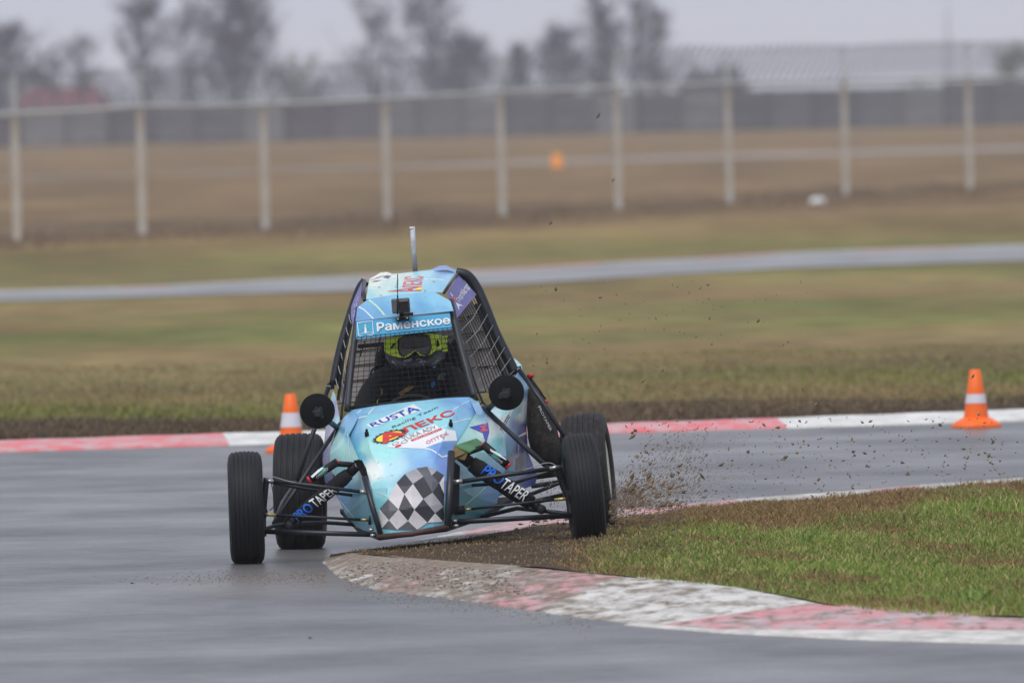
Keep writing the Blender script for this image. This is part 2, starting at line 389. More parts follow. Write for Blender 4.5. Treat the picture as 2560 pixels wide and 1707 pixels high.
def tarmac_material(name, base=0.06, rough=0.42, stain=True):
    m = bpy.data.materials.new(name); m.use_nodes = True; n = m.node_tree.nodes; l = m.node_tree.links
    b = n['Principled BSDF']; b.inputs['Specular IOR Level'].default_value = 0.34
    geo = n.new('ShaderNodeNewGeometry')
    def noise(scale, detail, st, rot=0.0):
        mp = n.new('ShaderNodeMapping'); mp.inputs['Scale'].default_value = st; mp.inputs['Rotation'].default_value = (0, 0, rot); l.new(geo.outputs['Position'], mp.inputs[0])
        z = n.new('ShaderNodeTexNoise'); z.inputs['Scale'].default_value = scale; z.inputs['Detail'].default_value = detail; l.new(mp.outputs[0], z.inputs['Vector']); return z.outputs['Fac']
    def rng(x, a, c, d, e):
        r = n.new('ShaderNodeMapRange'); r.inputs[1].default_value = a; r.inputs[2].default_value = c; r.inputs[3].default_value = d; r.inputs[4].default_value = e; l.new(x, r.inputs[0]); return r.outputs[0]
    s1 = noise(1.1, 7, (0.8, 0.55, 1), 0.10); s2 = noise(9.0, 6, (0.8, 1, 1), 0.08); s3 = noise(48, 4, (1, 1, 1)); s5 = noise(1.6, 3, (0.05, 1.0, 1), 0.05)
    a = rng(s1, 0.3, 0.7, 0.66, 1.36); c = rng(s3, 0.3, 0.7, 0.6, 1.4); c5 = rng(s5, 0.60, 0.68, 1.0, 1.45)
    m5 = n.new('ShaderNodeMath'); m5.operation = 'MULTIPLY'; l.new(c, m5.inputs[0]); l.new(c5, m5.inputs[1]); c = m5.outputs[0]
    mu = n.new('ShaderNodeMath'); mu.operation = 'MULTIPLY'; l.new(a, mu.inputs[0]); l.new(c, mu.inputs[1])
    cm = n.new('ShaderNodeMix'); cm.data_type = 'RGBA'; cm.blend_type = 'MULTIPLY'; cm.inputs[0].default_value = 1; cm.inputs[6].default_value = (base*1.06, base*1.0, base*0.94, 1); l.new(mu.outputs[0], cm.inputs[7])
    outc = cm.outputs[2]
    if stain:
        # mud carried off the island onto the asphalt where cars cut the corner
        sp = n.new('ShaderNodeSeparateXYZ'); l.new(geo.outputs['Position'], sp.inputs[0])
        c0 = G(720, 1452)
        def bell(x, c_, h):
            r = n.new('ShaderNodeMath'); r.operation = 'SUBTRACT'; l.new(x, r.inputs[0]); r.inputs[1].default_value = c_
            q = n.new('ShaderNodeMath'); q.operation = 'DIVIDE'; l.new(r.outputs[0], q.inputs[0]); q.inputs[1].default_value = h
            p = n.new('ShaderNodeMath'); p.operation = 'POWER'; l.new(q.outputs[0], p.inputs[0]); p.inputs[1].default_value = 2
            return p.outputs[0]
        ad = n.new('ShaderNodeMath'); ad.operation = 'ADD'; l.new(bell(sp.outputs[0], c0.x+0.1, 0.85), ad.inputs[0]); l.new(bell(sp.outputs[1], c0.y-0.3, 1.7), ad.inputs[1])
        s4 = noise(5, 6, (0.5, 0.8, 1))
        su = n.new('ShaderNodeMath'); su.operation = 'SUBTRACT'; l.new(rng(s4, 0.3, 0.7, -0.2, 1.5), su.inputs[0]); l.new(ad.outputs[0], su.inputs[1])
        cl = rng(su.outputs[0], -0.25, 0.6, 0, 0.85)
        dm = n.new('ShaderNodeMix'); dm.data_type = 'RGBA'; dm.inputs[7].default_value = (0.14, 0.112, 0.088, 1); l.new(cl, dm.inputs[0]); l.new(outc, dm.inputs[6]); outc = dm.outputs[2]
    l.new(outc, b.inputs['Base Color'])
    rr = n.new('ShaderNodeMath'); rr.operation = 'MULTIPLY'; l.new(rng(s2, 0.3, 0.7, rough*0.9, rough*1.1), rr.inputs[0]); l.new(rng(s1, 0.3, 0.7, 1.16, 0.86), rr.inputs[1]); l.new(rr.outputs[0], b.inputs['Roughness'])
    bn = n.new('ShaderNodeBump'); bn.inputs['Strength'].default_value = 0.3; bn.inputs['Distance'].default_value = 0.004; l.new(s3, bn.inputs['Height']); l.new(bn.outputs[0], b.inputs['Normal'])
    return m
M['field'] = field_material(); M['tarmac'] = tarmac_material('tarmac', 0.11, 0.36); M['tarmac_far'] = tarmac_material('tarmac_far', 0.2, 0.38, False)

g = MB(); S = 4000
g.add([(-S, -60, -0.012), (S, -60, -0.012), (S, 4000, -0.012), (-S, 4000, -0.012)], [(0, 1, 2, 3)])
tag(g.build('grass_field', 'field'), kind='structure', label='wide brown and green grass field behind the track')

def strip(name, near, far, m, z=0.0, ext=True):        # a flat band between two pixel polylines
    a = [G(x, y, z) for x, y in near]; b = [G(x, y, z) for x, y in far]
    if ext:
        for L in (a, b):
            L.insert(0, L[0]+(L[0]-L[1]).normalized()*60); L.append(L[-1]+(L[-1]-L[-2]).normalized()*60)
    n = len(a); return obj(name, a+b, [(i, i+1, n+i+1, n+i) for i in range(n-1)], m)
# track in front: from close to the camera up to the back kerb
back_bottom = [(0, 1126), (572, 1109), (1100, 1090), (1514, 1079), (1958, 1066), (2560, 1047)]
near_edge = [(x, 12000) for x, y in back_bottom]
a = [G(x, y) for x, y in back_bottom]; a.insert(0, a[0]+(a[0]-a[1]).normalized()*60); a.append(a[-1]+(a[-1]-a[-2]).normalized()*60)
n_ = len(a); bb = [Vector((p.x, 10, 0)) for p in a]
tag(obj('race_track', bb+a, [(i, i+1, n_+i+1, n_+i) for i in range(n_-1)], 'tarmac'), kind='structure', label='damp grey asphalt of the race track')
tag(strip('back_straight', [(0, 753), (900, 726), (1300, 709), (1932, 671), (2560, 651)], [(0, 729), (300, 721), (900, 690), (1300, 673), (1932, 636), (2560, 613)], 'tarmac_far', 0.0) if False else
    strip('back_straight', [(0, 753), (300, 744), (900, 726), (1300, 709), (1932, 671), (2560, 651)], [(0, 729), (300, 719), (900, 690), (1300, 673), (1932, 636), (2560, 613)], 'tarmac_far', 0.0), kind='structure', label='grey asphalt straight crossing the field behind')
mat('pale_road', rgb(160, 152, 148), 0.9)
tag(strip('service_road', [(900, 421), (1400, 407), (1900, 392), (2560, 374)], [(900, 417), (1400, 400), (1900, 384), (2560, 366)], 'pale_road', 0.0), kind='structure', label='pale narrow road far beyond the fence')

# painted kerbs
def kerb_mat(name, c, wear, dirtc, thr=0.5):
    m = bpy.data.materials.new(name); m.use_nodes = True; n = m.node_tree.nodes; l = m.node_tree.links
    b = n['Principled BSDF']; b.inputs['Roughness'].default_value = 0.7; b.inputs['Specular IOR Level'].default_value = 0.3
    geo = n.new('ShaderNodeNewGeometry'); mp = n.new('ShaderNodeMapping'); mp.inputs['Scale'].default_value = (1, 0.32, 1); l.new(geo.outputs['Position'], mp.inputs[0])
    def nz(s, d): 
        z = n.new('ShaderNodeTexNoise'); z.inputs['Scale'].default_value = s; z.inputs['Detail'].default_value = d; z.inputs['Roughness'].default_value = 0.65; l.new(mp.outputs[0], z.inputs['Vector']); return z.outputs['Fac']
    def rng(x, a, c_, d, e):
        r = n.new('ShaderNodeMapRange'); r.inputs[1].default_value = a; r.inputs[2].default_value = c_; r.inputs[3].default_value = d; r.inputs[4].default_value = e; l.new(x, r.inputs[0]); return r.outputs[0]
    m1 = n.new('ShaderNodeMix'); m1.data_type = 'RGBA'; m1.inputs[6].default_value = c; m1.inputs[7].default_value = wear; l.new(rng(nz(7, 9), 0.40, 0.62, 0, 0.9), m1.inputs[0])
    at = n.new('ShaderNodeAttribute'); at.attribute_name = 'Col'
    ad = n.new('ShaderNodeMath'); ad.operation = 'MULTIPLY_ADD'; l.new(at.outputs['Fac'], ad.inputs[0]); ad.inputs[1].default_value = 0.38; l.new(nz(12, 8), ad.inputs[2])
    md_ = n.new('ShaderNodeMix'); md_.data_type = 'RGBA'; md_.inputs[6].default_value = tuple(x*0.95 for x in dirtc[:3])+(1,); md_.inputs[7].default_value = tuple(x*2.3 for x in dirtc[:3])+(1,); l.new(rng(nz(26, 6), 0.35, 0.65, 0, 1), md_.inputs[0])
    m2 = n.new('ShaderNodeMix'); m2.data_type = 'RGBA'; l.new(md_.outputs[2], m2.inputs[7]); l.new(rng(ad.outputs[0], 0.62, 0.8, 0, 0.92), m2.inputs[0]); l.new(m1.outputs[2], m2.inputs[6])
    l.new(m2.outputs[2], b.inputs['Base Color'])
    bn = n.new('ShaderNodeBump'); bn.inputs['Strength'].default_value = 0.4; bn.inputs['Distance'].default_value = 0.01; l.new(nz(20, 6), bn.inputs['Height']); l.new(bn.outputs[0], b.inputs['Normal'])
    M[name] = m
MUD = (0.125, 0.095, 0.066, 1)
kerb_mat('kerb_white', rgb(216, 213, 206), rgb(172, 167, 160), MUD)
kerb_mat('kerb_clean', rgb(226, 225, 220), rgb(200, 198, 192), MUD)
kerb_mat('kerb_red', rgb(222, 116, 120), rgb(196, 172, 172), MUD)
kerb_mat('kerb_red_worn', rgb(208, 142, 145), rgb(184, 174, 175), MUD)
kerb_mat('kerb_pink', rgb(205, 160, 160), rgb(170, 160, 158), MUD)
kerb_mat('kerb_dull', rgb(182, 184, 184), rgb(160, 158, 154), MUD)
def kerb(name, stations, label, z_out, z_in, colours, mud=None):
    # stations: (outer px, inner px) at each colour change
    root = empty(name, G(*stations[len(stations)//2][0])); tag(root, label=label, kind='structure')
    for i, c in enumerate(colours):
        (o0, i0), (o1, i1) = stations[i], stations[i+1]; V = []; F = []; C = []; nu, nv = 14, 8
        za, zb_ = (z_in[i], z_in[i+1]) if isinstance(z_in, list) else (z_in, z_in)
        for a_ in range(nu+1):
            t = a_/nu; zi = za+(zb_-za)*t; o_ = G(o0[0]+(o1[0]-o0[0])*t, o0[1]+(o1[1]-o0[1])*t, z_out); q = G(i0[0]+(i1[0]-i0[0])*t, i0[1]+(i1[1]-i0[1])*t, zi)
            for b_ in range(nv+1):
                s = b_/nv; p = o_.lerp(q, s); p.z = z_out+(zi-z_out)*(0.5*s+0.5*math.sin(s*math.pi/2))+0.003*math.sin(p.x*9+p.y*3)*s*(zi/0.085)
                V.append(p); md = mud(p, s) if mud else 0.0; C.append((md, md, md, 1))
            V.append(Vector((o_.x, o_.y, -0.05))); C.append((0, 0, 0, 1))
        k = nv+2
        for a_ in range(nu):
            for b_ in range(nv): F.append((a_*k+b_, (a_+1)*k+b_, (a_+1)*k+b_+1, a_*k+b_+1))
            F.append((a_*k+nv+1, (a_+1)*k+nv+1, (a_+1)*k, a_*k))
        obj('kerb_segment', V, F, c, root, smooth=True, colors=C)
    return root
# back kerb, across the whole picture
def ext2(p, q, d):
    return (p[0]+(p[0]-q[0])*d, p[1]+(p[1]-q[1])*d)
bk = [((-700, 1147), (-700, 1121)), ((0, 1126), (0, 1100)), ((573, 1109), (556, 1082)), ((1100, 1091), (1085, 1068)), ((1514, 1079), (1505, 1058)), ((1968, 1066), (1940, 1044)), ((2560, 1047), (2560, 1022)), ((3200, 1027), (3200, 1002))]
kerb('back_kerb', bk, 'long red and white painted kerb on the far edge of the track', 0.012, 0.05, ['kerb_red', 'kerb_red', 'kerb_clean', 'kerb_red', 'kerb_red', 'kerb_clean', 'kerb_clean'])
# far kerb of the back straight, thin and blurred
fk = [((x, y), (x, y-3.2)) for x, y in ((-200, 735), (300, 721), (420, 716), (900, 691), (1300, 674), (1500, 661), (1750, 648), (1930, 637), (2150, 627), (2400, 619), (2800, 607))]
kerb('far_kerb', fk, 'thin blurred red and white kerb beyond the back straight', 0.01, 0.02, ['kerb_dull', 'kerb_pink', 'kerb_dull', 'kerb_pink', 'kerb_pink', 'kerb_dull', 'kerb_pink', 'kerb_dull', 'kerb_pink', 'kerb_dull'])
# kerb around the nose of the corner island (near side) with mud by the car
ISZ = 0.085
NKZ = [0.008, 0.045, 0.075, 0.085, 0.085, 0.085, 0.07, 0.05, 0.03, 0.03]
def mudfun(p, s):
    c = W(1050, 1420, 0); dx = max(0, p.x-c.x)/0.75
    return max(0.0, min(1.0, 0.36+0.75*math.exp(-dx*dx)*(0.45+0.55*s)))
nk = [((806, 1404), (815, 1392)), ((845, 1440), (880, 1382)), ((945, 1474), (1010, 1392)), ((1040, 1484), (1150, 1402)), ((1188, 1503), (1330, 1414)), ((1345, 1526), (1560, 1436)), ((1480, 1545), (1800, 1458)), ((1640, 1563), (2050, 1506)), ((1800, 1573), (2560, 1540)), ((3100, 1582), (3100, 1556))]
kerb('corner_kerb', nk, 'wide worn muddy red and white kerb round the corner island', 0.004, NKZ, ['kerb_white', 'kerb_white', 'kerb_pink', 'kerb_white', 'kerb_red_worn', 'kerb_white', 'kerb_white', 'kerb_red_worn', 'kerb_red_worn'], mudfun)
nk2 = [((1560, 1560), (1590, 1557)), ((1800, 1580), (1800, 1572)), ((2150, 1597), (2150, 1573)), ((2560, 1608), (2560, 1575)), ((3100, 1618), (3100, 1581))]
kerb('concrete_gutter', nk2, 'white concrete gutter strip along the front of the corner kerb', 0.004, 0.0085, ['kerb_white']*4)
ik = [((808, 1402), (818, 1390)), ((1000, 1358), (1020, 1372)), ((1150, 1328), (1180, 1345)), ((1290, 1301), (1310, 1322)), ((1568, 1272), (1590, 1290)), ((1840, 1247), (1860, 1266)), ((2170, 1222), (2180, 1242)), ((2300, 1211), (2300, 1230)), ((2800, 1176), (2800, 1196))]
kerb('island_back_kerb', ik, 'worn pink and white kerb on the far side of the island', 0.006, [0.008, 0.03, 0.04, 0.045, 0.045, 0.045, 0.045, 0.045, 0.045], ['kerb_pink', 'kerb_white', 'kerb_pink', 'kerb_pink', 'kerb_red_worn', 'kerb_white', 'kerb_pink', 'kerb_white'], lambda p, s: 0.42)

# the island itself
near_in = [(815, 1392), (880, 1382), (1010, 1392), (1150, 1402), (1330, 1414), (1560, 1436), (1800, 1458), (1900, 1472), (2050, 1506), (2260, 1526), (2560, 1540), (3100, 1556)]
far_in = [(818, 1390), (940, 1375), (1020, 1368), (1180, 1343), (1310, 1320), (1450, 1304), (1590, 1288), (1860, 1264), (2050, 1250), (2180, 1240), (2560, 1210), (3100, 1176)]
NZ = [0.008, 0.045, 0.075, 0.085, 0.085, 0.085, 0.07, 0.062, 0.05, 0.04, 0.03, 0.03]
NI = [G(x, y, z) for (x, y), z in zip(near_in, NZ)]; FI = [G(x, y, z) for (x, y), z in zip(far_in, [0.008, 0.025, 0.03, 0.042]+[0.047]*8)]
V = []; C = []; F = []; K = 24
XS = np.linspace(NI[0].x+0.02, 3.6, 90)
def interp(P, x): 
    xs = [p.x for p in P]; o_ = np.argsort(xs); return float(np.interp(x, np.array(xs)[o_], np.array([p.y for p in P])[o_])), float(np.interp(x, np.array(xs)[o_], np.array([p.z for p in P])[o_]))
def island_z(x, y, s): return 0
def island_point(x, s):
    y0, z0 = interp(NI, x); y1, z1 = interp(FI, x); s2 = s
    z = z0+(z1-z0)*s + min(1, max(0, (x-NI[0].x)/0.6))*(0.02*math.sin(math.pi*s)) + 0.006*math.sin(x*7+s*20)+0.004*math.sin(x*17-s*33)
    z += 0.026*math.exp(-((s-0.82)/0.10)**2)*max(0.0, min(1.0, (x-0.55)/0.4))*(0.75+0.25*math.sin(x*6.1)+0.3*math.sin(x*2.3+1))
    return Vector((x, y0-0.12+(y1-y0+0.12)*s, z-0.004*(1-s)))
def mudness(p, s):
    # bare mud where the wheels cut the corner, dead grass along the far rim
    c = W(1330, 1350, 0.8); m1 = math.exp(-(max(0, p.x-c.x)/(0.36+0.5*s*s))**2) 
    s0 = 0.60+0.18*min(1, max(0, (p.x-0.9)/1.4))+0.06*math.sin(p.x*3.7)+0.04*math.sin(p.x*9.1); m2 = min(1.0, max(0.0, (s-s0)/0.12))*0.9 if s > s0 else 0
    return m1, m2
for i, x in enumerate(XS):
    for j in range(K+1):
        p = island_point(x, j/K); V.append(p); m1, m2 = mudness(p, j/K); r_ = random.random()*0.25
        g_ = np.array((lin(104), lin(112), lin(60))); bw = np.array((lin(124), lin(104), lin(76))); md = np.array((lin(74), lin(61), lin(48)))  # md: mud brown, darkened further to paint in contact shadow under the buggy
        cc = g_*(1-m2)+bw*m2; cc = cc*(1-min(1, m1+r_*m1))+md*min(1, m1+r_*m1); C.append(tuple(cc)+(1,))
for i in range(len(XS)-1):
    for j in range(K): F.append((i*(K+1)+j, (i+1)*(K+1)+j, (i+1)*(K+1)+j+1, i*(K+1)+j+1))
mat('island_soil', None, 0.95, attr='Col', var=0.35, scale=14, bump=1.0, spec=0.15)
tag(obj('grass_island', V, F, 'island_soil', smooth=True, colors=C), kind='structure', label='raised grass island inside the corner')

# grass blades as real geometry
def blades(name, P, H, Wd, Cc, label, lean=0.5):
    n = len(P); P = np.array(P); H = np.array(H); a = np.random.rand(n)*2*np.pi; d = np.stack([np.cos(a), np.sin(a), np.zeros(n)], 1)
    a2 = np.random.rand(n)*2*np.pi; ln = np.stack([np.cos(a2), np.sin(a2), np.zeros(n)], 1)*(H*lean*np.random.rand(n)*1.6)[:, None]
    wd = np.array(Wd)[:, None]/2
    up_ = np.stack([np.zeros(n), np.zeros(n), H], 1)
    V = np.empty((n*5, 3)); V[0::5] = P-d*wd; V[1::5] = P+d*wd; V[2::5] = P-d*wd*0.7+up_*0.6+ln*0.4; V[3::5] = P+d*wd*0.7+up_*0.6+ln*0.4; V[4::5] = P+up_+ln
    k = np.arange(n)*5; F = []
    for q in k.tolist(): F.append((q, q+1, q+3, q+2)); F.append((q+2, q+3, q+4))
    C = np.repeat(np.array(Cc), 5, axis=0); C = np.concatenate([C, np.ones((len(C), 1))], 1)
    return tag(obj(name, V, F, 'blade', colors=C), kind='stuff', label=label)
rng = np.random.default_rng(3)
def lc(*c): return np.array([lin(x) for x in c])
P = []; H = []; Wd = []; Cc = []
N = 170000
xs = NI[0].x+0.1 + (3.2-NI[0].x)*rng.random(N); ss = rng.random(N); r1 = rng.random(N); r2 = rng.random(N); r3 = rng.random(N)
ny0 = np.interp(xs, sorted(p.x for p in NI), [p.y for p in sorted(NI, key=lambda q: q.x)]); 
for i in range(N):
    x = float(xs[i]); s = float(ss[i]); p = island_point(x, s); m1, m2 = mudness(p, s)
    patch = 0.5+0.5*math.sin(x*3.1+p.y*0.9)*math.sin(x*1.3-p.y*0.55+1)
    patch2 = math.sin(x*5.3+p.y*1.7+2)*math.sin(x*2.2-p.y*1.1)
    if r1[i] < m1*0.96: continue
    brown = max(m1*1.3, m2*1.1, 0.75 if patch2 > 0.62 else 0.0, 0.2*(1-patch), 0.3 if s < 0.05 else 0)
    if r2[i] < brown:
        c = lc(172, 144, 96)*(1-r3[i])+lc(116, 96, 66)*r3[i]; h = (0.016+0.022*r3[i])*(1-0.6*min(1, m1)); wd = 0.005
    else:
        c = lc(142, 156, 74)*(1-r3[i])+lc(104, 124, 58)*r3[i]; c = c*(0.85+0.3*patch)
        if r3[i] > 0.9: c = lc(168, 158, 104)
        h = (0.012+0.02*r3[i])*(0.8+0.5*patch); wd = 0.0055
    if 0.72 < s < 0.99 and m1 < 0.5: h *= 1.1+1.0*max(0, math.sin(x*4.2+1)*math.sin(x*1.7+0.4))*r1[i]
    P.append(tuple(p)); H.append(h); Wd.append(wd); Cc.append(c)
blades('island_grass', P, H, Wd, Cc, 'short green and brown grass growing on the corner island', 0.8)
# broad-leaved tufts at the middle of the island
P = []; H = []; Wd = []; Cc = []
for (px, py) in [(1875, 1345), (2030, 1340), (1660, 1362), (2470, 1240), (2440, 1480)]:
    c0 = G(px, py, 0.1)
    for k in range(26):
        P.append((c0.x+random.gauss(0, 0.06), c0.y+random.gauss(0, 0.35), 0.075)); H.append(0.03+0.03*random.random()); Wd.append(0.008)
        t = random.random(); Cc.append(lc(120, 150, 70)*t+lc(84, 116, 52)*(1-t))
blades('weed_tufts', P, H, Wd, Cc, 'taller pale green weed tufts in the island grass', 1.2)
# verge and field grass behind the back kerb
P = []; H = []; Wd = []; Cc = []
for i in range(70000):
    t = random.random()**1.5; y = 89.5+t*26; hw = y*0.041+0.6; x = random.uniform(-hw, hw)
    kx = interp([G(a_[1][0], a_[1][1]) for a_ in bk], x)[0]+0.15
    if y < kx: continue
    pt = math.sin(x*0.5+y*0.33)*math.sin(x*0.2-y*0.21+0.7)+random.gauss(0, 0.25); z_ = random.random()
    band = 0.5+0.5*math.sin((y-0.35*x)*0.33)
    if y-kx < 4.5+1.5*math.sin(x*1.3): c = lc(112, 96, 76)*z_+lc(92, 79, 64)*(1-z_)
    elif pt+band*0.7-0.35 > 0.25: c = lc(130, 132, 72)*z_+lc(114, 118, 62)*(1-z_)
    else: c = lc(156, 138, 94)*z_+lc(132, 117, 80)*(1-z_)
    tall = 1.8 if (math.sin(x*2.3+y*0.8) > 0.6) else 1.0
    P.append((x, y, -0.012)); H.append((0.012+0.03*random.random()*tall)*(1-0.6*t)); Wd.append(0.008+0.006*random.random()); Cc.append(c)
blades('verge_grass', P, H, Wd, Cc, 'rough brown and green grass on the verge behind the back kerb', 0.8)
# long grass strip along the fence foot
P = []; H = []; Wd = []; Cc = []
for i in range(16000):
    px = random.uniform(-60, 2620); t = (px-42)/2383.0; py = 604+(474-604)*t+random.gauss(0, 11); q = G(px, py)
    z_ = random.random(); P.append((q.x, q.y, -0.012)); H.append(0.03+0.13*random.random()*max(0.1, 0.4+math.sin(q.x*1.1+1)*math.sin(q.x*0.37)+0.4*math.sin(q.x*2.9))); Wd.append(0.03); Cc.append(lc(148, 126, 102)*z_+lc(112, 96, 80)*(1-z_))
blades('fence_grass', P, H, Wd, Cc, 'dark dead grass along the foot of the fence', 0.7)

# ------------------------------------------------------------------ fence
posts = [(-265, 625, 297), (43.5, 607, 285), (356.5, 586, 266), (664, 570, 262), (969, 554, 247), (1257, 527, 230), (1547, 514, 218), (1824, 488, 208), (2115, 488, 203), (2425.6, 474, 194), (2740, 458, 186)]
tops = [195, 185, 172, 172, 150, 145, 118, 125, 118, 108, 105]
fr = empty('mesh_fence', G(1257, 527)); tag(fr, 'tall pale post fence with top rail and wire netting across the field', 'fence')
base = []; rail = []; topp = []
pa = G(43.5, 605); pb = G(2425.6, 476)
for (x, yb, yr), yt in zip(posts, tops):
    b_ = G(x, yb); d_ = ray(x, yb); k_ = (pb.y-pa.y)/(pb.x-pa.x); t0_ = (pa.y-k_*pa.x)/(d_.y-k_*d_.x); b_ = Vector((d_.x*t0_, d_.y*t0_, 0))
    r_ = D(x-8, yr, b_.y); t_ = D(x-8, yt, b_.y); r_.x = b_.x; t_.x = b_.x; base.append(b_); rail.append(r_); topp.append(t_)
    q = MB(); q.box(((b_.x), b_.y, r_.z/2-0.04), 0.125, 0.125, r_.z+0.08, bev=0.1); q.build('post', 'fence_post', fr)
    q = MB().tube([Vector((b_.x, b_.y, r_.z-0.02)), Vector((b_.x, b_.y+0.1, t_.z))], 0.032, 8); q.build('post_extension', 'fence_rail', fr)
for i in range(len(rail)-1):
    MB().tube([rail[i]+Vector((0, -0.075, 0)), (rail[i]+rail[i+1])/2+Vector((0, -0.075, -0.015)), rail[i+1]+Vector((0, -0.075, 0))], 0.042, 8).build('rail', 'fence_rail', fr)
    # netting below and above the rail
    a0, a1, c0, c1, d0, d1 = base[i], base[i+1], rail[i], rail[i+1], topp[i], topp[i+1]
    for nm, lo0, lo1, hi0, hi1, sp, th in (('netting', a0, a1, c0, c1, 0.2, 0.0016), ('upper_netting', c0, c1, d0, d1, 0.11, 0.0028 if i < 5 else 0.0006)):
        q = MB(); Lx = (a1-a0).length; hh = ((hi0-lo0).length+(hi1-lo1).length)/2; k = -hh
        def bil(u, v): return (lo0.lerp(lo1, u)).lerp(hi0.lerp(hi1, u), v)
        while k < Lx:
            for sgn in (1, -1):
                u0, u1 = k, k+hh
                v0, v1 = 0.0, 1.0
                if u0 < 0: v0 = -u0/hh; u0 = 0
                if u1 > Lx: v1 = 1-(u1-Lx)/hh; u1 = Lx
                if v1-v0 < 0.03: continue
                if sgn > 0: p0, p1 = bil(u0/Lx, v0), bil(u1/Lx, v1)
                else: p0, p1 = bil(u0/Lx, 1-v0), bil(u1/Lx, 1-v1)
                q.tube([p0, p1], th, 3, cap=False)
            k += sp
        if nm == 'upper_netting':
            q.tube([d0, (d0+d1)/2-Vector((0, 0, 0.03)), d1], 0.008, 4)
        q.build(nm, 'wire', fr)
# coiled razor wire along the top on the right half
for i in range(5, len(rail)-1):
    a0 = rail[i].lerp(topp[i], 0.55); a1 = rail[i+1].lerp(topp[i+1], 0.55); L = (a1-a0).length; pts = []; nt_ = int(L*1.7)
    rad = 0.36
    for k in range(nt_*10+1):
        t = k/(nt_*10); an = 2*math.pi*k/10; p = a0.lerp(a1, t); pts.append(p+Vector((0.22*math.sin(an), rad*math.cos(an), rad*math.sin(an)+0.04*math.sin(t*math.pi))))
    MB().tube(pts, 0.011, 4, cap=False).build('razor_wire', 'wire', fr)

# ------------------------------------------------------------------ concrete wall far behind
DW = 822.0
wr = empty('concrete_wall', (0, DW, 0)); tag(wr, 'long grey concrete panel wall at the far end of the field', 'wall')
pw = 2.62; rr = random.Random(5); x = -42.0; shared = {}
while x < 44:
    t = rr.random(); left = x < -8
    base_c = np.array(rgb(136, 136, 138)[:3]) if (left and t > 0.35) else np.array(rgb(94, 94, 102)[:3])
    if not left: base_c = np.array(rgb(82, 82, 90)[:3]) if t < 0.7 else np.array(rgb(118, 118, 122)[:3])
    if left and t < 0.2: base_c = np.array(rgb(92, 88, 98)[:3])
    base_c = (base_c*0.6+np.array(rgb(104, 104, 110)[:3])*0.4)*(0.85+0.3*rr.random()); zt = 2.35+0.06*rr.random()+(0.25 if x > 24 else 0)
    q = MB(); q.box((x+pw/2, DW+rr.uniform(-0.05, 0.05), zt/2), pw-0.06, 0.16, zt, bev=0.2)
    for a_ in range(3):
        for b_ in range(2): q.box((x+pw*(0.2+0.3*a_), DW-0.10, zt*(0.28+0.42*b_)), pw*0.22, 0.06, zt*0.3, bev=0.3)
    obj('panel', q.v, q.f, 'concrete_panel', wr, colors=[tuple(base_c)+(1,)]*len(q.v))
    q = MB(); q.box((x, DW-0.02, zt/2+0.02), 0.22, 0.3, zt+0.05, bev=0.15); obj('wall_post', q.v, q.f, 'concrete_panel', wr, colors=[tuple(base_c*0.6)+(1,)]*len(q.v))
    x += pw

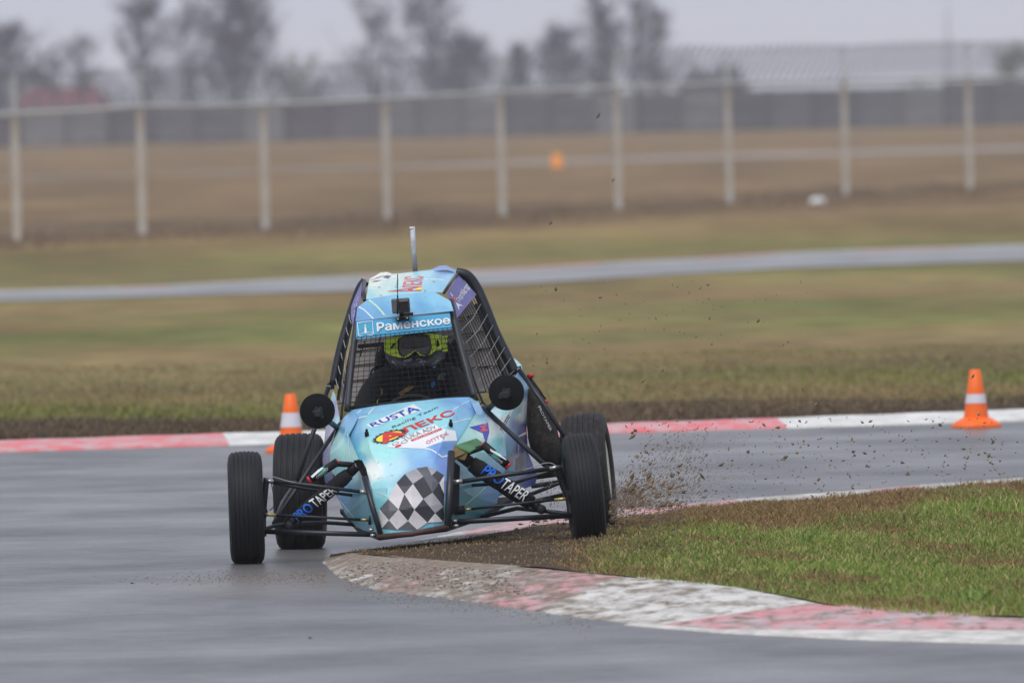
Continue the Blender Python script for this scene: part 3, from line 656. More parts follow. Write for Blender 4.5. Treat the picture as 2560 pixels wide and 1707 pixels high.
# ------------------------------------------------------------------ bare trees
def tree(px, top, hw, dist, seed, label, dense=1.0, style='round', mt='twig'):
    rr = random.Random(seed); g0 = D(px, HORIZ, dist); s = FPX/dist; bx = g0.x
    h = D(px, top, dist).z; rad = hw/s
    root = empty('bare_tree', (bx, dist, 0)); tag(root, label, 'tree', 'bare trees behind the wall')
    tk = MB(); cr = MB(); O = Vector((bx, dist, 0))
    def jit(v, k): return v+Vector((rr.gauss(0, k), rr.gauss(0, k), rr.gauss(0, k)))
    stems = 1 if style in ('poplar', 'thin') else rr.choice((2, 3))
    def env(t):
        if style == 'poplar': return 0.35+0.9*math.sin(math.pi*min(1, t*0.9+0.08))
        if style == 'thin': return 0.6
        return 0.25+1.0*math.sin(math.pi*min(1.0, t*0.85+0.1))
    for st in range(stems):
        off = Vector((rr.uniform(-0.4, 0.4)*rad*(stems > 1), rr.uniform(-1, 1), 0)); tp = O+off*0.9+Vector((rr.uniform(-0.15, 0.15)*rad, 0, h*(1.0 if st == 0 else rr.uniform(0.75, 0.97))))
        mid = jit((O+off*0.4).lerp(tp, 0.5), 0.25); P = [O+off*0.15, (O+off*0.15).lerp(mid, 0.5)+Vector((0, 0, 0.1)), mid, mid.lerp(tp, 0.5), tp]
        r0 = 0.018*h/stems**0.5; tk.tube(P, [r0, r0*0.8, r0*0.55, r0*0.3, 0.03], 6)
        nl = int(26*dense/stems**0.5)
        for i in range(nl):
            t = 0.18+0.8*(i+rr.random())/nl; k = t*4; a = int(min(k, 3.99)); p = P[a].lerp(P[a+1], k-a)
            az = rr.uniform(0, 2*math.pi); L = rad*env(t)*rr.uniform(0.6, 1.1); rise = L*rr.uniform(0.7, 1.3)*(1.8 if style == 'poplar' else 1)
            if p.z+rise > h*1.0: rise = max(0.2, h*1.0-p.z)
            e = p+Vector((math.cos(az)*L, math.sin(az)*L, rise)); m_ = jit(p.lerp(e, 0.5), L*0.08)-Vector((0, 0, rise*0.08))
            tk.tube([p, m_, e], [0.035+0.004*h*(1-t), 0.03, 0.015], 4, cap=False)
            for j in range(7):
                u = 0.3+0.7*rr.random(); q = p.lerp(m_, u*2) if u < 0.5 else m_.lerp(e, u*2-1)
                d = Vector((rr.gauss(0, 1), rr.gauss(0, 1), abs(rr.gauss(0.9, 0.7)))).normalized(); l2 = rr.uniform(0.5, 1.3)*(0.4+0.09*h); q2 = q+d*l2
                cr.tube([q, q2], [0.028, 0.014], 3, cap=False)
                for k2 in range(int(7*dense)):
                    f_ = rr.random(); c0 = q.lerp(q2, f_); d2 = (d*0.6+Vector((rr.gauss(0, 0.7), rr.gauss(0, 0.7), rr.gauss(0.35, 0.5)))).normalized()*rr.uniform(0.35, 0.95)*(0.5+0.05*h)
                    kk = len(cr.v); sd = d2.cross(Vector((0.3, 1, 0.2))).normalized()*0.014; cr.v += [c0-sd, c0+sd, c0+d2*0.6+sd*0.8, c0+d2]; cr.f.append((kk, kk+1, kk+2, kk+3))
    tk.build('trunk', 'bark', root); cr.build('crown', mt, root)
T = [(18, 85, 75, 900, 'squat bare tree at the left edge of the picture', 1.2, 'round'),
     (128, 130, 45, 960, 'small wispy bare tree between the red roof and the left edge', 0.7, 'round'),
     (205, 112, 42, 950, 'thin bare tree rising behind the red roof', 0.8, 'poplar'),
     (372, 12, 58, 930, 'narrow dark upright bare tree left of the biggest crown', 1.3, 'poplar'),
     (470, 20, 75, 1000, 'pale sparse bare tree between the two dark crowns', 0.8, 'round'),
     (590, -40, 100, 920, 'broadest and darkest bare tree in the left half', 1.6, 'round'),
     (745, 150, 62, 960, 'low scrubby bare tree between the two tall groups', 0.7, 'round'),
     (940, 5, 72, 970, 'sparse bare tree at the left of the middle group', 0.8, 'round'),
     (1085, -35, 85, 960, 'tall sparse bare tree in the middle group', 1.0, 'round'),
     (1175, 105, 62, 940, 'rounded low bare tree right of the middle group', 1.2, 'round'),
     (1300, 130, 26, 950, 'narrow little bare tree standing alone in the middle gap', 1.0, 'poplar'),
     (1405, 85, 58, 930, 'rounded bare tree at the left of the right-hand group', 1.2, 'round'),
     (1515, 0, 62, 970, 'tallest bare tree of the right-hand group', 1.1, 'round'),
     (1600, 10, 34, 960, 'slender bare tree of the right-hand group beside the tallest', 1.0, 'poplar'),
     (1655, 45, 30, 980, 'last slender bare tree at the right of its group', 1.0, 'poplar'),
     (2545, 135, 60, 900, 'faint olive bare tree at the right edge of the picture', 0.9, 'round')]
for i, (px, tp, hw, ds, lb, dn, sty) in enumerate(T): tree(px, tp, hw, ds, 40+i, lb, dn, sty, 'twig_olive' if i in (15, 6) else 'twig')
# far lattice mast
p0 = D(2372, HORIZ, 1400); q = MB(); 
for k in range(3):
    a_ = 2*math.pi*k/3; q.tube([Vector((p0.x+0.5*math.cos(a_), 1400+0.5*math.sin(a_), 0)), Vector((p0.x, 1400, D(2372, 25, 1400).z))], [0.07, 0.04], 5)
for k in range(10):
    z_ = 1+k*1.05; f_ = 1-z_/12.5; q.tube([Vector((p0.x-0.4*f_, 1400, z_)), Vector((p0.x+0.4*f_, 1400, z_+0.9))], 0.05, 4)
tag(q.build('lattice_mast', 'wire', base=True), 'faint thin mast rising above the wall on the right', 'mast')
# scrub behind the wall: one grey mass
q = MB(); rr = random.Random(9)
for i in range(5200):
    px = rr.uniform(-200, 2760); x_ = D(px, HORIZ, 870).x
    hmax = 2.6+1.2*max(0, math.sin(px*0.011+1))+0.8*math.sin(px*0.031)
    if px < 1250: hmax += 1.0
    if 1690 < px < 1860: hmax += 0.5
    if px > 1850: hmax -= 2.2
    z_ = rr.random()**0.8*max(0.6, hmax); c0 = Vector((x_, 850+rr.uniform(0, 30), z_)); d2 = Vector((rr.gauss(0, 0.5), rr.gauss(0, 0.5), rr.uniform(0.3, 1))).normalized()*rr.uniform(0.6, 1.4)
    sd = Vector((0.045, 0, 0.02)); k = len(q.v); q.v += [c0-sd, c0+sd, c0+d2+sd*0.3, c0+d2*1.05]; q.f.append((k, k+1, k+2, k+3))
tag(q.build('scrub', 'scrub'), kind='stuff', label='grey leafless scrub growing behind the concrete wall')
def house(px0, px1, py_eave, py_ridge, dist, roofm, label):
    a = D(px0, py_eave, dist); b = D(px1, py_eave, dist); ze = (a.z+b.z)/2; zr = D((px0+px1)/2, py_ridge, dist).z; dp = 7.0
    root = empty('house', ((a.x+b.x)/2, dist, 0)); tag(root, label, 'house', )
    q = MB(); q.box(((a.x+b.x)/2, dist+dp/2, ze/2), b.x-a.x, dp, ze, bev=0.01); q.build('wall', 'house_wall', root)
    q = MB(); o_ = 0.4; v = [Vector((a.x-o_, dist-o_, ze+0.01)), Vector((b.x+o_, dist-o_, ze+0.01)), Vector((b.x+o_, dist+dp+o_, ze+0.01)), Vector((a.x-o_, dist+dp+o_, ze+0.01)), Vector((a.x+0.6, dist+dp/2, zr)), Vector((b.x-0.6, dist+dp/2, zr))]
    q.add(v, [(0, 1, 5, 4), (2, 3, 4, 5), (1, 2, 5), (3, 0, 4), (3, 2, 1, 0)]); rf = q.build('roof', roofm, root)
    q = MB(); q.box((a.x+(b.x-a.x)*0.7, dist+dp*0.5, zr+0.1), 0.6, 0.6, 1.0, bev=0.05); q.build('chimney', 'house_wall', rf)
house(45, 262, 268, 222, 880, 'roof_red', 'low house with dull red roof showing over the wall on the left')
house(1700, 1870, 222, 186, 900, 'roof_dark', 'low dark-roofed building over the wall right of centre')

# ------------------------------------------------------------------ small things in the field
c0 = G(1393, 421); q = MB(); s_ = 0.2
q.lathe([(0, 0.0), (0, s_), (0.06, s_), (0.08, s_*0.86), (0.36, s_*0.8), (0.44, s_*0.5), (0.46, 0)], c0, (0, 0, 1), 20)
tag(q.build('orange_marker', 'marker_orange', smooth=True, base=True), 'blurred round orange marker standing in the field beyond the fence', 'marker')
c0 = G(2042, 518); q = MB()
v, f = ellipsoid_bm(c0+Vector((0, 0, 0.1)), 0.14, 0.11, 0.085, 2, 0.10, 4); q.add(v, f); q.tube([c0+Vector((0.11, 0, 0.13)), c0+Vector((0.17, 0, 0.15))], 0.025, 8)
tag(q.build('white_jug', 'white_plastic', smooth=True, base=True), 'small white plastic jug lying in the grass by the fence', 'jug')

def cone(px, pyb, pyt, s0, s1, rot, label):
    b = G(px, pyb); sc_ = FPX/b.y; H_ = (pyb-pyt)/sc_; hw = 57/sc_; root = empty('traffic_cone', b); tag(root, label, 'traffic cone', 'orange cones on the track edge')
    q = MB(); k = 28; rings = [(hw*1.02, 0.0, 3.2), (hw*1.02, 0.012, 3.2), (hw*0.93, 0.03, 3.0), (hw*0.66, 0.055, 2.4), (hw*0.60, 0.06, 2.2)]; V = []
    for (rad, z, p_) in rings:
        for j in range(k):
            a = 2*math.pi*j/k+rot; ca, sa = math.cos(2*math.pi*j/k), math.sin(2*math.pi*j/k); rr_ = rad/((abs(ca)**p_+abs(sa)**p_)**(1/p_)); V.append(Vector((b.x+rr_*math.cos(a), b.y+rr_*math.sin(a), z+0.001)))
    Fc = [(i*k+j, i*k+(j+1) % k, (i+1)*k+(j+1) % k, (i+1)*k+j) for i in range(len(rings)-1) for j in range(k)]+[tuple(reversed(range(k))), tuple((len(rings)-1)*k+j for j in range(k))]
    obj('base', V, Fc, 'cone_orange', root)
    r0, r1 = hw*0.56, hw*0.24; zb = 0.058
    rad = lambda t: r0+(r1-r0)*t
    zz = lambda t: zb+(H_-zb)*t
    f0, f1 = s0, s1; e = 0.003
    def seg(t0, t1, m, nm, top=False, e=0.0):
        pr = [(zz(t0), rad(t0)+e), (zz(t1), rad(t1)+e)]
        if top: pr += [(zz(t1)+0.004, rad(t1)*0.85), (zz(t1)+0.002, rad(t1)*0.7), (zz(t1)-0.03, rad(t1)*0.65), (zz(t1)-0.03, 0)]
        MB().lathe(pr, b, (0, 0, 1), 32).build(nm, m, root, smooth=True)
    seg(0, f0, 'cone_orange', 'lower_body'); seg(f0-0.004, f1+0.004, 'cone_white', 'reflective_band', e=0.002); seg(f1, 1.0, 'cone_orange', 'upper_body', True)
cone(729, 1130, 986, 0.33, 0.62, 0.9, 'orange traffic cone with broad white band behind the left rear wheel')
cone(2441, 1068, 925, 0.32, 0.50, 0.35, 'orange traffic cone with narrow white band on the right, clear of the buggy')

# ================================================================== THE BUGGY
base_pt = W(1040, 1385, 1.0); base_pt.z = 0.0
car = empty('race_buggy', base_pt)
tag(car, 'turquoise and blue single-seat race buggy with checkered nose cutting over the corner kerb', 'buggy')
HOOD = [(890,1035,112,168,214),(950,1012,128,192,222),(1050,1002,140,204,228),(1150,1002,112,158,216),(1190,1018,98,132,206),(1170,1060,120,192,218),(1100,1060,136,208,218),(1000,1080,142,214,218),(884,1085,92,158,202),(880,1060,98,152,206),(888,1110,92,166,202),(898,1138,104,182,208),(925,1060,132,200,218),(912,1120,158,222,218),(960,1130,152,218,218),(1050,1130,128,178,216),(1100,1130,92,122,202),(1120,1160,92,106,198),(930,1176,222,232,230),(990,1172,172,216,228),(1060,1160,118,158,216),(950,1225,132,198,208),(940,1265,95,172,184),(1020,1200,120,170,200),(1110,1200,95,120,195),(1110,1290,90,160,180),(1150,1030,120,175,218)]  # near-white point by the left nose fold paints a highlight into the colour
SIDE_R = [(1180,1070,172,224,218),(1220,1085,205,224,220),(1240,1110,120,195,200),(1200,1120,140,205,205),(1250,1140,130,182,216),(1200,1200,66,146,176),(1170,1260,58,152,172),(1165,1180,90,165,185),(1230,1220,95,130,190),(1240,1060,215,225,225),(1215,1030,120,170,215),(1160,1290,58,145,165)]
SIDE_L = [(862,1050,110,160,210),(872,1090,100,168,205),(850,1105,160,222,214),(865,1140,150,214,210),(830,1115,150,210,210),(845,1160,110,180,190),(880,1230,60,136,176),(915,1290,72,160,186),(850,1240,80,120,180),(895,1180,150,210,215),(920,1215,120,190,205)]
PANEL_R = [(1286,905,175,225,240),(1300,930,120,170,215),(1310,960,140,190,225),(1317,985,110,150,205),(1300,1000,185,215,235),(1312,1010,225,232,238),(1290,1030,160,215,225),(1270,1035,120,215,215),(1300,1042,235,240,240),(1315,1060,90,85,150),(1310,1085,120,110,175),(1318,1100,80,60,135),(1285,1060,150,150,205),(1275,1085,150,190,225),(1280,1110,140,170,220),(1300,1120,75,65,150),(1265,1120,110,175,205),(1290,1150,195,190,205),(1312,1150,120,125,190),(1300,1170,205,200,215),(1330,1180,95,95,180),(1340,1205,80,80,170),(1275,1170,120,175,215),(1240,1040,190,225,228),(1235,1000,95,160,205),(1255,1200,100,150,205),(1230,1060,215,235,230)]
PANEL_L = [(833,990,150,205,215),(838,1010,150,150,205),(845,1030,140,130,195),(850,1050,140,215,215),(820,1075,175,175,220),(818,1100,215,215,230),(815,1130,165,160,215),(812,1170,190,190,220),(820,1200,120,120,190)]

# --- bonnet: cowl to nose, five columns left to right
rows = [[(884,1022,.80),(955,1012,.78),(1028,1004,.76),(1100,996,.78),(1170,989,.80)],
        [(890,1046,.70),(918,1036,.62),(1032,1026,.60),(1150,1012,.62),(1190,1032,.66)],
        [(872,1088,.54),(915,1078,.40),(1030,1072,.37),(1120,1062,.40),(1168,1070,.50)],
        [(897,1148,.26),(928,1132,.16),(1020,1130,.13),(1102,1116,.16),(1136,1120,.26)],
        [(918,1182,.04),(955,1180,.0),(1020,1172,-.03),(1080,1166,.0),(1128,1160,.06)],
        [(930,1222,-.08),(968,1218,-.14),(1025,1212,-.17),(1080,1205,-.14),(1122,1200,-.08)],
        [(938,1280,-.15),(972,1277,-.20),(1028,1270,-.23),(1082,1262,-.20),(1118,1256,-.15)],
        [(947,1336,-.18),(975,1334,-.22),(1030,1328,-.24),(1084,1320,-.22),(1116,1314,-.18)]]
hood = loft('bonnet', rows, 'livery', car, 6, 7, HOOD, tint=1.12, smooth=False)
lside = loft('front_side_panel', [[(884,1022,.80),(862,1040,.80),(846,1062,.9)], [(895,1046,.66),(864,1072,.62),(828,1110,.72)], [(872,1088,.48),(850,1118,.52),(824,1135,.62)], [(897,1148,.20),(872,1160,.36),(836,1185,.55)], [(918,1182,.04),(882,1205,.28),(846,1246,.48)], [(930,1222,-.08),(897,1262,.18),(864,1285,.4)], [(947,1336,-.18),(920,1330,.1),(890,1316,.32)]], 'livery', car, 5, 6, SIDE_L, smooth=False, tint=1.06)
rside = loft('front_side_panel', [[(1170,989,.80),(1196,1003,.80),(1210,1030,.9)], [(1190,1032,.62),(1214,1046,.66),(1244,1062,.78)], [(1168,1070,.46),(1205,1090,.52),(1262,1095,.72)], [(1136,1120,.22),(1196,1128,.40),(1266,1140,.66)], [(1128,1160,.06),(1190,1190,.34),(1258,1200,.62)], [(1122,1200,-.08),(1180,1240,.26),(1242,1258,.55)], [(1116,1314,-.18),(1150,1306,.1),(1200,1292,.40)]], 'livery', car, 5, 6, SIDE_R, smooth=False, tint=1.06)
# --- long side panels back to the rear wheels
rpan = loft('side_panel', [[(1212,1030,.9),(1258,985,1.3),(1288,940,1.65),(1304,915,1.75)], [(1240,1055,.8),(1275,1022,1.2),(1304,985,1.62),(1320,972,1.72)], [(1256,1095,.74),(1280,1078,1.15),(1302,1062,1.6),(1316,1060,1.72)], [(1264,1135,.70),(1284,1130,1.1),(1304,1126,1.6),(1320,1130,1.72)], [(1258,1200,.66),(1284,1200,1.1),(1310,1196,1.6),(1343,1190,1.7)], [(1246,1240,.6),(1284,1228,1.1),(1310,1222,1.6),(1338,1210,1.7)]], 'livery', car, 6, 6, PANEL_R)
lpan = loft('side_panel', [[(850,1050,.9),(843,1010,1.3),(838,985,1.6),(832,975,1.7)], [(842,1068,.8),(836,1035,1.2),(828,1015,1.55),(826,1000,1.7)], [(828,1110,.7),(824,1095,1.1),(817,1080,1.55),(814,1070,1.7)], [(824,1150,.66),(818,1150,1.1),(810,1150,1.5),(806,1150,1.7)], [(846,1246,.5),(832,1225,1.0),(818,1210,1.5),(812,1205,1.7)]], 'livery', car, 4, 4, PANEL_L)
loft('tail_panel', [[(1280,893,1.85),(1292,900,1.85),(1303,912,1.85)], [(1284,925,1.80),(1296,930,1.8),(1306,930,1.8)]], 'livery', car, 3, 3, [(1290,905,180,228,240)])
# floor pan and dark inside so that no daylight shows through the body
q = MB(); q.plate([W(948,1340,-.15), W(1117,1318,-.15), W(1205,1288,.5), W(1290,1240,1.7), W(850,1272,1.7), W(893,1318,.32)], 0.02, (0, 0, -1)); q.build('floor_pan', 'black_matt', car)
BV = bvh_of(hood); BVR = bvh_of(rside); BVL = bvh_of(lside); BVP = bvh_of(rpan)

# --- printed graphics on the bonnet
def zz(k, *p): return Z(k, *p)
poly('sticker', zz(4, (235,345), (735,125), (830,185), (290,377)), 'white_print', BV, hood, 0.003)
lettering('RUSTA', zz(4, (266,334), (738,140), (806,188), (300,366)), 'blue_print', BV, hood, 0.035, 0.005)
lettering('Racing Team', zz(4, (503,362), (980,148), (1004,172), (525,388)), 'dark_print', BV, hood, 0.0, 0.005)
# toothed gear behind the big A
gx, gy = 478, 468
def ell(rx, ry, teeth=0, n=72, rot=-0.28):
    o_ = []
    for k in range(n):
        a = 2*math.pi*k/n; f_ = 1.0+(0.14 if teeth and (k//2) % 2 == 0 else 0); x = math.cos(a)*rx*f_; y = math.sin(a)*ry*f_
        o_.append((gx+x*math.cos(rot)-y*math.sin(rot), gy+x*math.sin(rot)+y*math.cos(rot)))
    return zz(4, *o_)
poly('gear_emblem', ell(165, 54, 1), 'dark_print', BV, hood, 0.003)
poly('gear_emblem', ell(142, 42), 'yellow_print', BV, hood, 0.005)
lettering('А', zz(4, (292,474), (600,378), (668,442), (415,552)), 'red_print', BV, hood, 0.12, 0.008)
lettering('ЛЕКС', zz(4, (580,392), (1130,180), (1192,228), (650,432)), 'red_print', BV, hood, 0.045, 0.005)
poly('sticker', zz(4, (440,580), (620,480), (960,335), (1010,378), (1180,410), (1200,515), (1050,520), (835,598), (690,592)), 'white_print', BV, hood, 0.003)
lettering('YUKA ADV', zz(4, (600,482), (958,345), (988,377), (640,516)), 'grey_print', BV, hood, 0.012, 0.005)
poly('sticker', zz(4, (705,503), (1020,378), (1045,394), (720,522)), 'red_print', BV, hood, 0.005)
lettering('PRO RACING', zz(4, (735,499), (1010,388), (1020,397), (745,510)), 'white_print', BV, hood, 0.01, 0.007)
lettering('ОПТЕК', zz(4, (862,522), (1090,420), (1112,446), (880,550)), 'pink_print', BV, hood, 0.01, 0.006)
for cx, cy, rx, ry, m_ in ((545,543,38,15,'grey_print'), (640,525,38,17,'grey_print'), (575,568,36,13,'red_print')):
    pts = [(cx+math.cos(a)*rx, cy+math.sin(a)*ry-(math.cos(a)*rx*0.3)) for a in np.linspace(0, 2*math.pi, 20, endpoint=False)]
    poly('emblem', zz(4, *pts), m_, BV, hood, 0.005)
    if m_ == 'grey_print': poly('emblem', zz(4, *[(cx+(x-cx)*0.7, cy+(y-cy)*0.6) for x, y in pts]), 'white_print', BV, hood, 0.007)
for pts, w_ in (([(10,355),(60,310),(185,262),(235,255),(330,150)], 2.6), ([(10,300),(40,260),(150,215),(215,155)], 1.8), ([(850,592),(930,610),(1000,655),(1040,685),(1110,668)], 2.8), ([(1030,375),(1130,330),(1290,285),(1350,280)], 1.8), ([(1000,275),(1110,215),(1250,130),(1330,90)], 1.2), ([(350,1060),(430,1085),(470,1110)], 1.5)):
    stripe('pinstripe', zz(4, *pts), w_, 'line_print', BV, hood)
# checkered nose
Nn = {(0,0):(645,865),(1,0):(730,970),(2,0):(840,1130),(3,0):(965,1280),(4,0):(1052,1372),(0,1):(556,960),(1,1):(640,1080),(2,1):(745,1245),(3,1):(885,1380),(0,2):(470,1130),(1,2):(577,1240),(2,2):(678,1363),(3,2):(775,1455),(0,3):(375,1235),(1,3):(475,1355),(2,3):(562,1455),(0,4):(372,1300),(1,4):(402,1440),(-1,1):(500,985),(0,-1):(765,806),(1,-1):(842,893),(2,-1):(938,1062),(3,-1):(1055,1212),(0,-2):(880,786),(1,-2):(930,880),(2,-2):(1010,960),(3,-2):(1060,1075),(1,-3):(985,830),(2,-3):(1062,880),(4,-1):(1062,1300)}
cells = [((0,0),(1,0),(1,1),(0,1),'k'),((1,0),(2,0),(2,1),(1,1),'w'),((2,0),(3,0),(3,1),(2,1),'k'),((3,0),(4,0),(3,1),None,'w'),((0,1),(1,1),(1,2),(0,2),'w'),((1,1),(2,1),(2,2),(1,2),'k'),((2,1),(3,1),(3,2),(2,2),'w'),((0,2),(1,2),(1,3),(0,3),'g'),((1,2),(2,2),(2,3),(1,3),'w'),((2,2),(3,2),(2,3),None,'g'),((0,3),(1,3),(1,4),(0,4),'w'),((1,3),(2,3),(1,4),None,'g'),((0,-1),(1,-1),(1,0),(0,0),'s'),((1,-1),(2,-1),(2,0),(1,0),'k'),((2,-1),(3,-1),(3,0),(2,0),'s'),((3,-1),(4,-1),(4,0),(3,0),'k'),((0,-2),(1,-2),(1,-1),(0,-1),'g'),((1,-2),(2,-2),(2,-1),(1,-1),'g'),((2,-2),(3,-2),(3,-1),(2,-1),'k'),((0,-2),(1,-3),(1,-2),None,'s'),((1,-3),(2,-3),(2,-2),(1,-2),'k'),((2,-3),(3,-2),(2,-2),None,'w')]
mat('check_black', rgb(40,40,46), 0.4, dirt=0.12); mat('check_white', rgb(205,200,202), 0.4, dirt=0.16); mat('check_grey', rgb(88,88,94), 0.4, dirt=0.12); mat('check_silver', rgb(158,156,160), 0.4, dirt=0.12)
for a_, b_, c_, d_, k_ in cells:
    pts = [Nn[x] for x in (a_, b_, c_, d_) if x is not None]
    poly('check', zz(4, *pts), {'k': 'check_black', 'w': 'check_white', 'g': 'check_grey', 's': 'check_silver'}[k_], BV, hood, 0.004, 8)
# side panel prints
poly('logo', zz(4, (1325,371), (1524,322), (1541,420), (1505,548), (1470,432)), 'logo_blue', BVR, rside, 0.003)
poly('logo', zz(4, (1428,362), (1520,338), (1495,378), (1536,408), (1438,418), (1466,382)), 'pink_print', BVR, rside, 0.005)
stripe('pinstripe', zz(4, (1290,1190), (1400,1100), (1500,1005)), 2.2, 'lime_line', BVR, rside)
stripe('pinstripe', zz(4, (1200,560), (1300,380), (1385,235)), 1.2, 'line_print', BVR, rside)
stripe('pinstripe', zz(2, (965,965), (1040,1060), (1100,1130)), 2.0, 'lime_line', BVL, lside)
stripe('pinstripe', zz(2, (1060,700), (1030,450)), 1.2, 'line_print', BVL, lside)
mat('red_white_print', rgb(205, 120, 125), 0.5)
poly('sticker', zz(8, (185,860), (270,650), (365,625), (325,700), (205,912)), 'white_print', BVP, rpan, 0.004)
for k in range(6):
    t = k/6; x0 = 200+t*110; y0 = 865-t*190
    stripe('marking', zz(8, (x0-4, y0+12), (x0+26, y0-28)), 2.6, 'dark_print', BVP, rpan, 0.006); stripe('marking', zz(8, (x0+10, y0+22), (x0+38, y0-10)), 2.0, 'dark_print', BVP, rpan, 0.006)
poly('marking', zz(8, (410,680), (445,660), (455,700), (430,740)), 'white_print', BVP, rpan, 0.004)
poly('marking', zz(8, (420,910), (500,865), (505,890), (425,925)), 'line_print', BVP, rpan, 0.004)
poly('marking', zz(8, (385,1160), (500,1070), (500,1270), (380,1290)), 'grey_print', BVP, rpan, 0.003)
poly('marking', zz(8, (330,1120), (375,1010), (372,1050), (345,1140)), 'grey_print', BVP, rpan, 0.003)

# --- roof
ROOF = [(920,745,150,215,222),(1000,735,150,215,225),(1090,728,140,205,230),(940,700,225,235,215),(1000,690,205,230,220),(1060,680,160,215,228),(1110,668,110,130,205),(1135,680,110,165,220),(1105,722,120,190,225),(1125,700,140,200,228),(960,720,190,225,218)]
VIS = [(895,790,98,145,205),(920,760,110,165,215),(1000,745,125,190,225),(1090,735,130,195,228),(1125,760,135,195,225),(1050,780,98,160,212),(960,790,100,155,210),(1120,775,110,170,215)]
rows = [[(915,748,1.16),(960,741,1.13),(1010,735,1.12),(1060,730,1.13),(1106,731,1.16)],
        [(918,730,1.36),(963,721,1.34),(1012,715,1.33),(1068,707,1.34),(1117,712,1.36)],
        [(921,712,1.58),(968,701,1.56),(1016,696,1.55),(1076,687,1.56),(1130,692,1.58)],
        [(924,697,1.78),(962,686,1.76),(1004,683,1.76),(1082,674,1.76),(1142,676,1.78)]]
roof = loft('roof_panel', rows, 'livery', car, 5, 5, ROOF)
loft('roof_ridge', [[(924,697,1.78),(952,681,1.79),(968,680,1.80),(982,685,1.78)], [(928,700,1.70),(952,690,1.72),(968,688,1.72),(982,688,1.74)]], 'livery', roof, 3, 3, [(950,685,235,236,225)])
loft('roof_ridge', [[(1078,674,1.78),(1097,665,1.80),(1114,663,1.80),(1142,676,1.78)], [(1078,680,1.70),(1099,676,1.70),(1116,674,1.70),(1138,682,1.70)]], 'livery', roof, 3, 3, [(1100,668,118,140,210)])
rows = [[(922,747,1.14),(975,738,1.11),(1030,733,1.10),(1083,728,1.12)], [(893,768,1.08),(970,762,1.03),(1040,755,1.02),(1126,752,1.08)], [(889,803,1.0),(968,794,.97),(1050,786,.97),(1134,777,1.0)]]
visor = loft('roof_visor', rows, 'livery', car, 5, 6, VIS)
BR = bvh_of(roof); BVv = bvh_of(visor)
lettering('ЛЕКС', zz(7, (1000,550), (1045,352), (1385,345), (1335,540)), 'pink_print', BR, roof, 0.03, 0.004)
lettering('А', zz(7, (748,630), (770,590), (1352,520), (1336,602)), 'red_print', BR, roof, 0.03, 0.004)
poly('marking', zz(7, (1240,560), (1355,525), (1345,578), (1245,585)), 'yellow_print', BR, roof, 0.006)
lettering('Racing Team', zz(7, (880,545), (905,405), (960,402), (935,545)), 'grey_print', BR, roof, 0.0, 0.004)
poly('check', zz(7, (440,470), (520,385), (600,310), (700,300), (840,345), (1040,362), (830,375), (660,415), (480,455)), 'white_print', BR, roof, 0.003)
poly('check', zz(7, (470,450), (530,425), (660,412), (560,445)), 'check_grey', BR, roof, 0.005)
poly('check', zz(7, (565,358), (640,315), (820,345), (765,390)), 'check_grey', BR, roof, 0.006)
for pts in ([(440,500),(600,520),(780,550)], [(1380,395),(1600,400),(1720,415),(1800,470)]): stripe('pinstripe', zz(7, *pts), 1.8, 'line_print', BR, roof)
stripe('pinstripe', zz(7, (430,755), (560,860), (660,970), (730,1065)), 4.0, 'lime_line', BVv, visor)
stripe('pinstripe', zz(7, (255,880), (350,930), (510,1085)), 2.6, 'line_print', BVv, visor)
for (x_, y_) in ((612,540), (640,680), (1400,600), (1555,445)):
    pts = [(x_+26*math.cos(a), y_+9*math.sin(a)) for a in np.linspace(0, 2*math.pi, 10, endpoint=False)]; poly('rivet', zz(7, *pts), 'grey_print', BR, roof, 0.003)

# --- name banner across the top of the windscreen
bq = zz(7, (215,1128), (1830,990), (1866,1262), (205,1440)); dB = (0.965, 0.965, 0.93, 0.93)
bq = [tuple(p) for p in bq]; ban = loft('name_banner', [[bq[0]+(.965,), bq[1]+(.965,)], [bq[3]+(.93,), bq[2]+(.93,)]], 'banner_cyan', car, 4, 10); BB = bvh_of(ban)
lettering('Раменское', zz(5, (528,172), (1722,60), (1742,190), (540,322)), 'white_print', BB, ban, 0.05, 0.003)
shield = [(217,178), (464,142), (478,350), (466,366), (384,382), (356,408), (338,392), (256,392), (238,378), (217,178)]
stripe('crest', zz(5, *shield), 1.7, 'line_print', BB, ban)
stripe('crest', zz(5, (232,356), (476,326)), 1.0, 'line_print', BB, ban)
poly('crest', zz(5, (342,196), (350,196), (362,250), (368,300), (376,335), (330,342), (336,300), (334,250)), 'white_print', BB, ban)
poly('crest', zz(5, (338,222), (356,220), (358,238), (338,240)), 'yellow_print', BB, ban, 0.005)
for x_, y_ in ((262,300), (303,255), (396,240), (438,275)): poly('crest', zz(5, (x_-10, y_+26), (x_, y_-26), (x_+12, y_+24)), 'green_print', BB, ban)

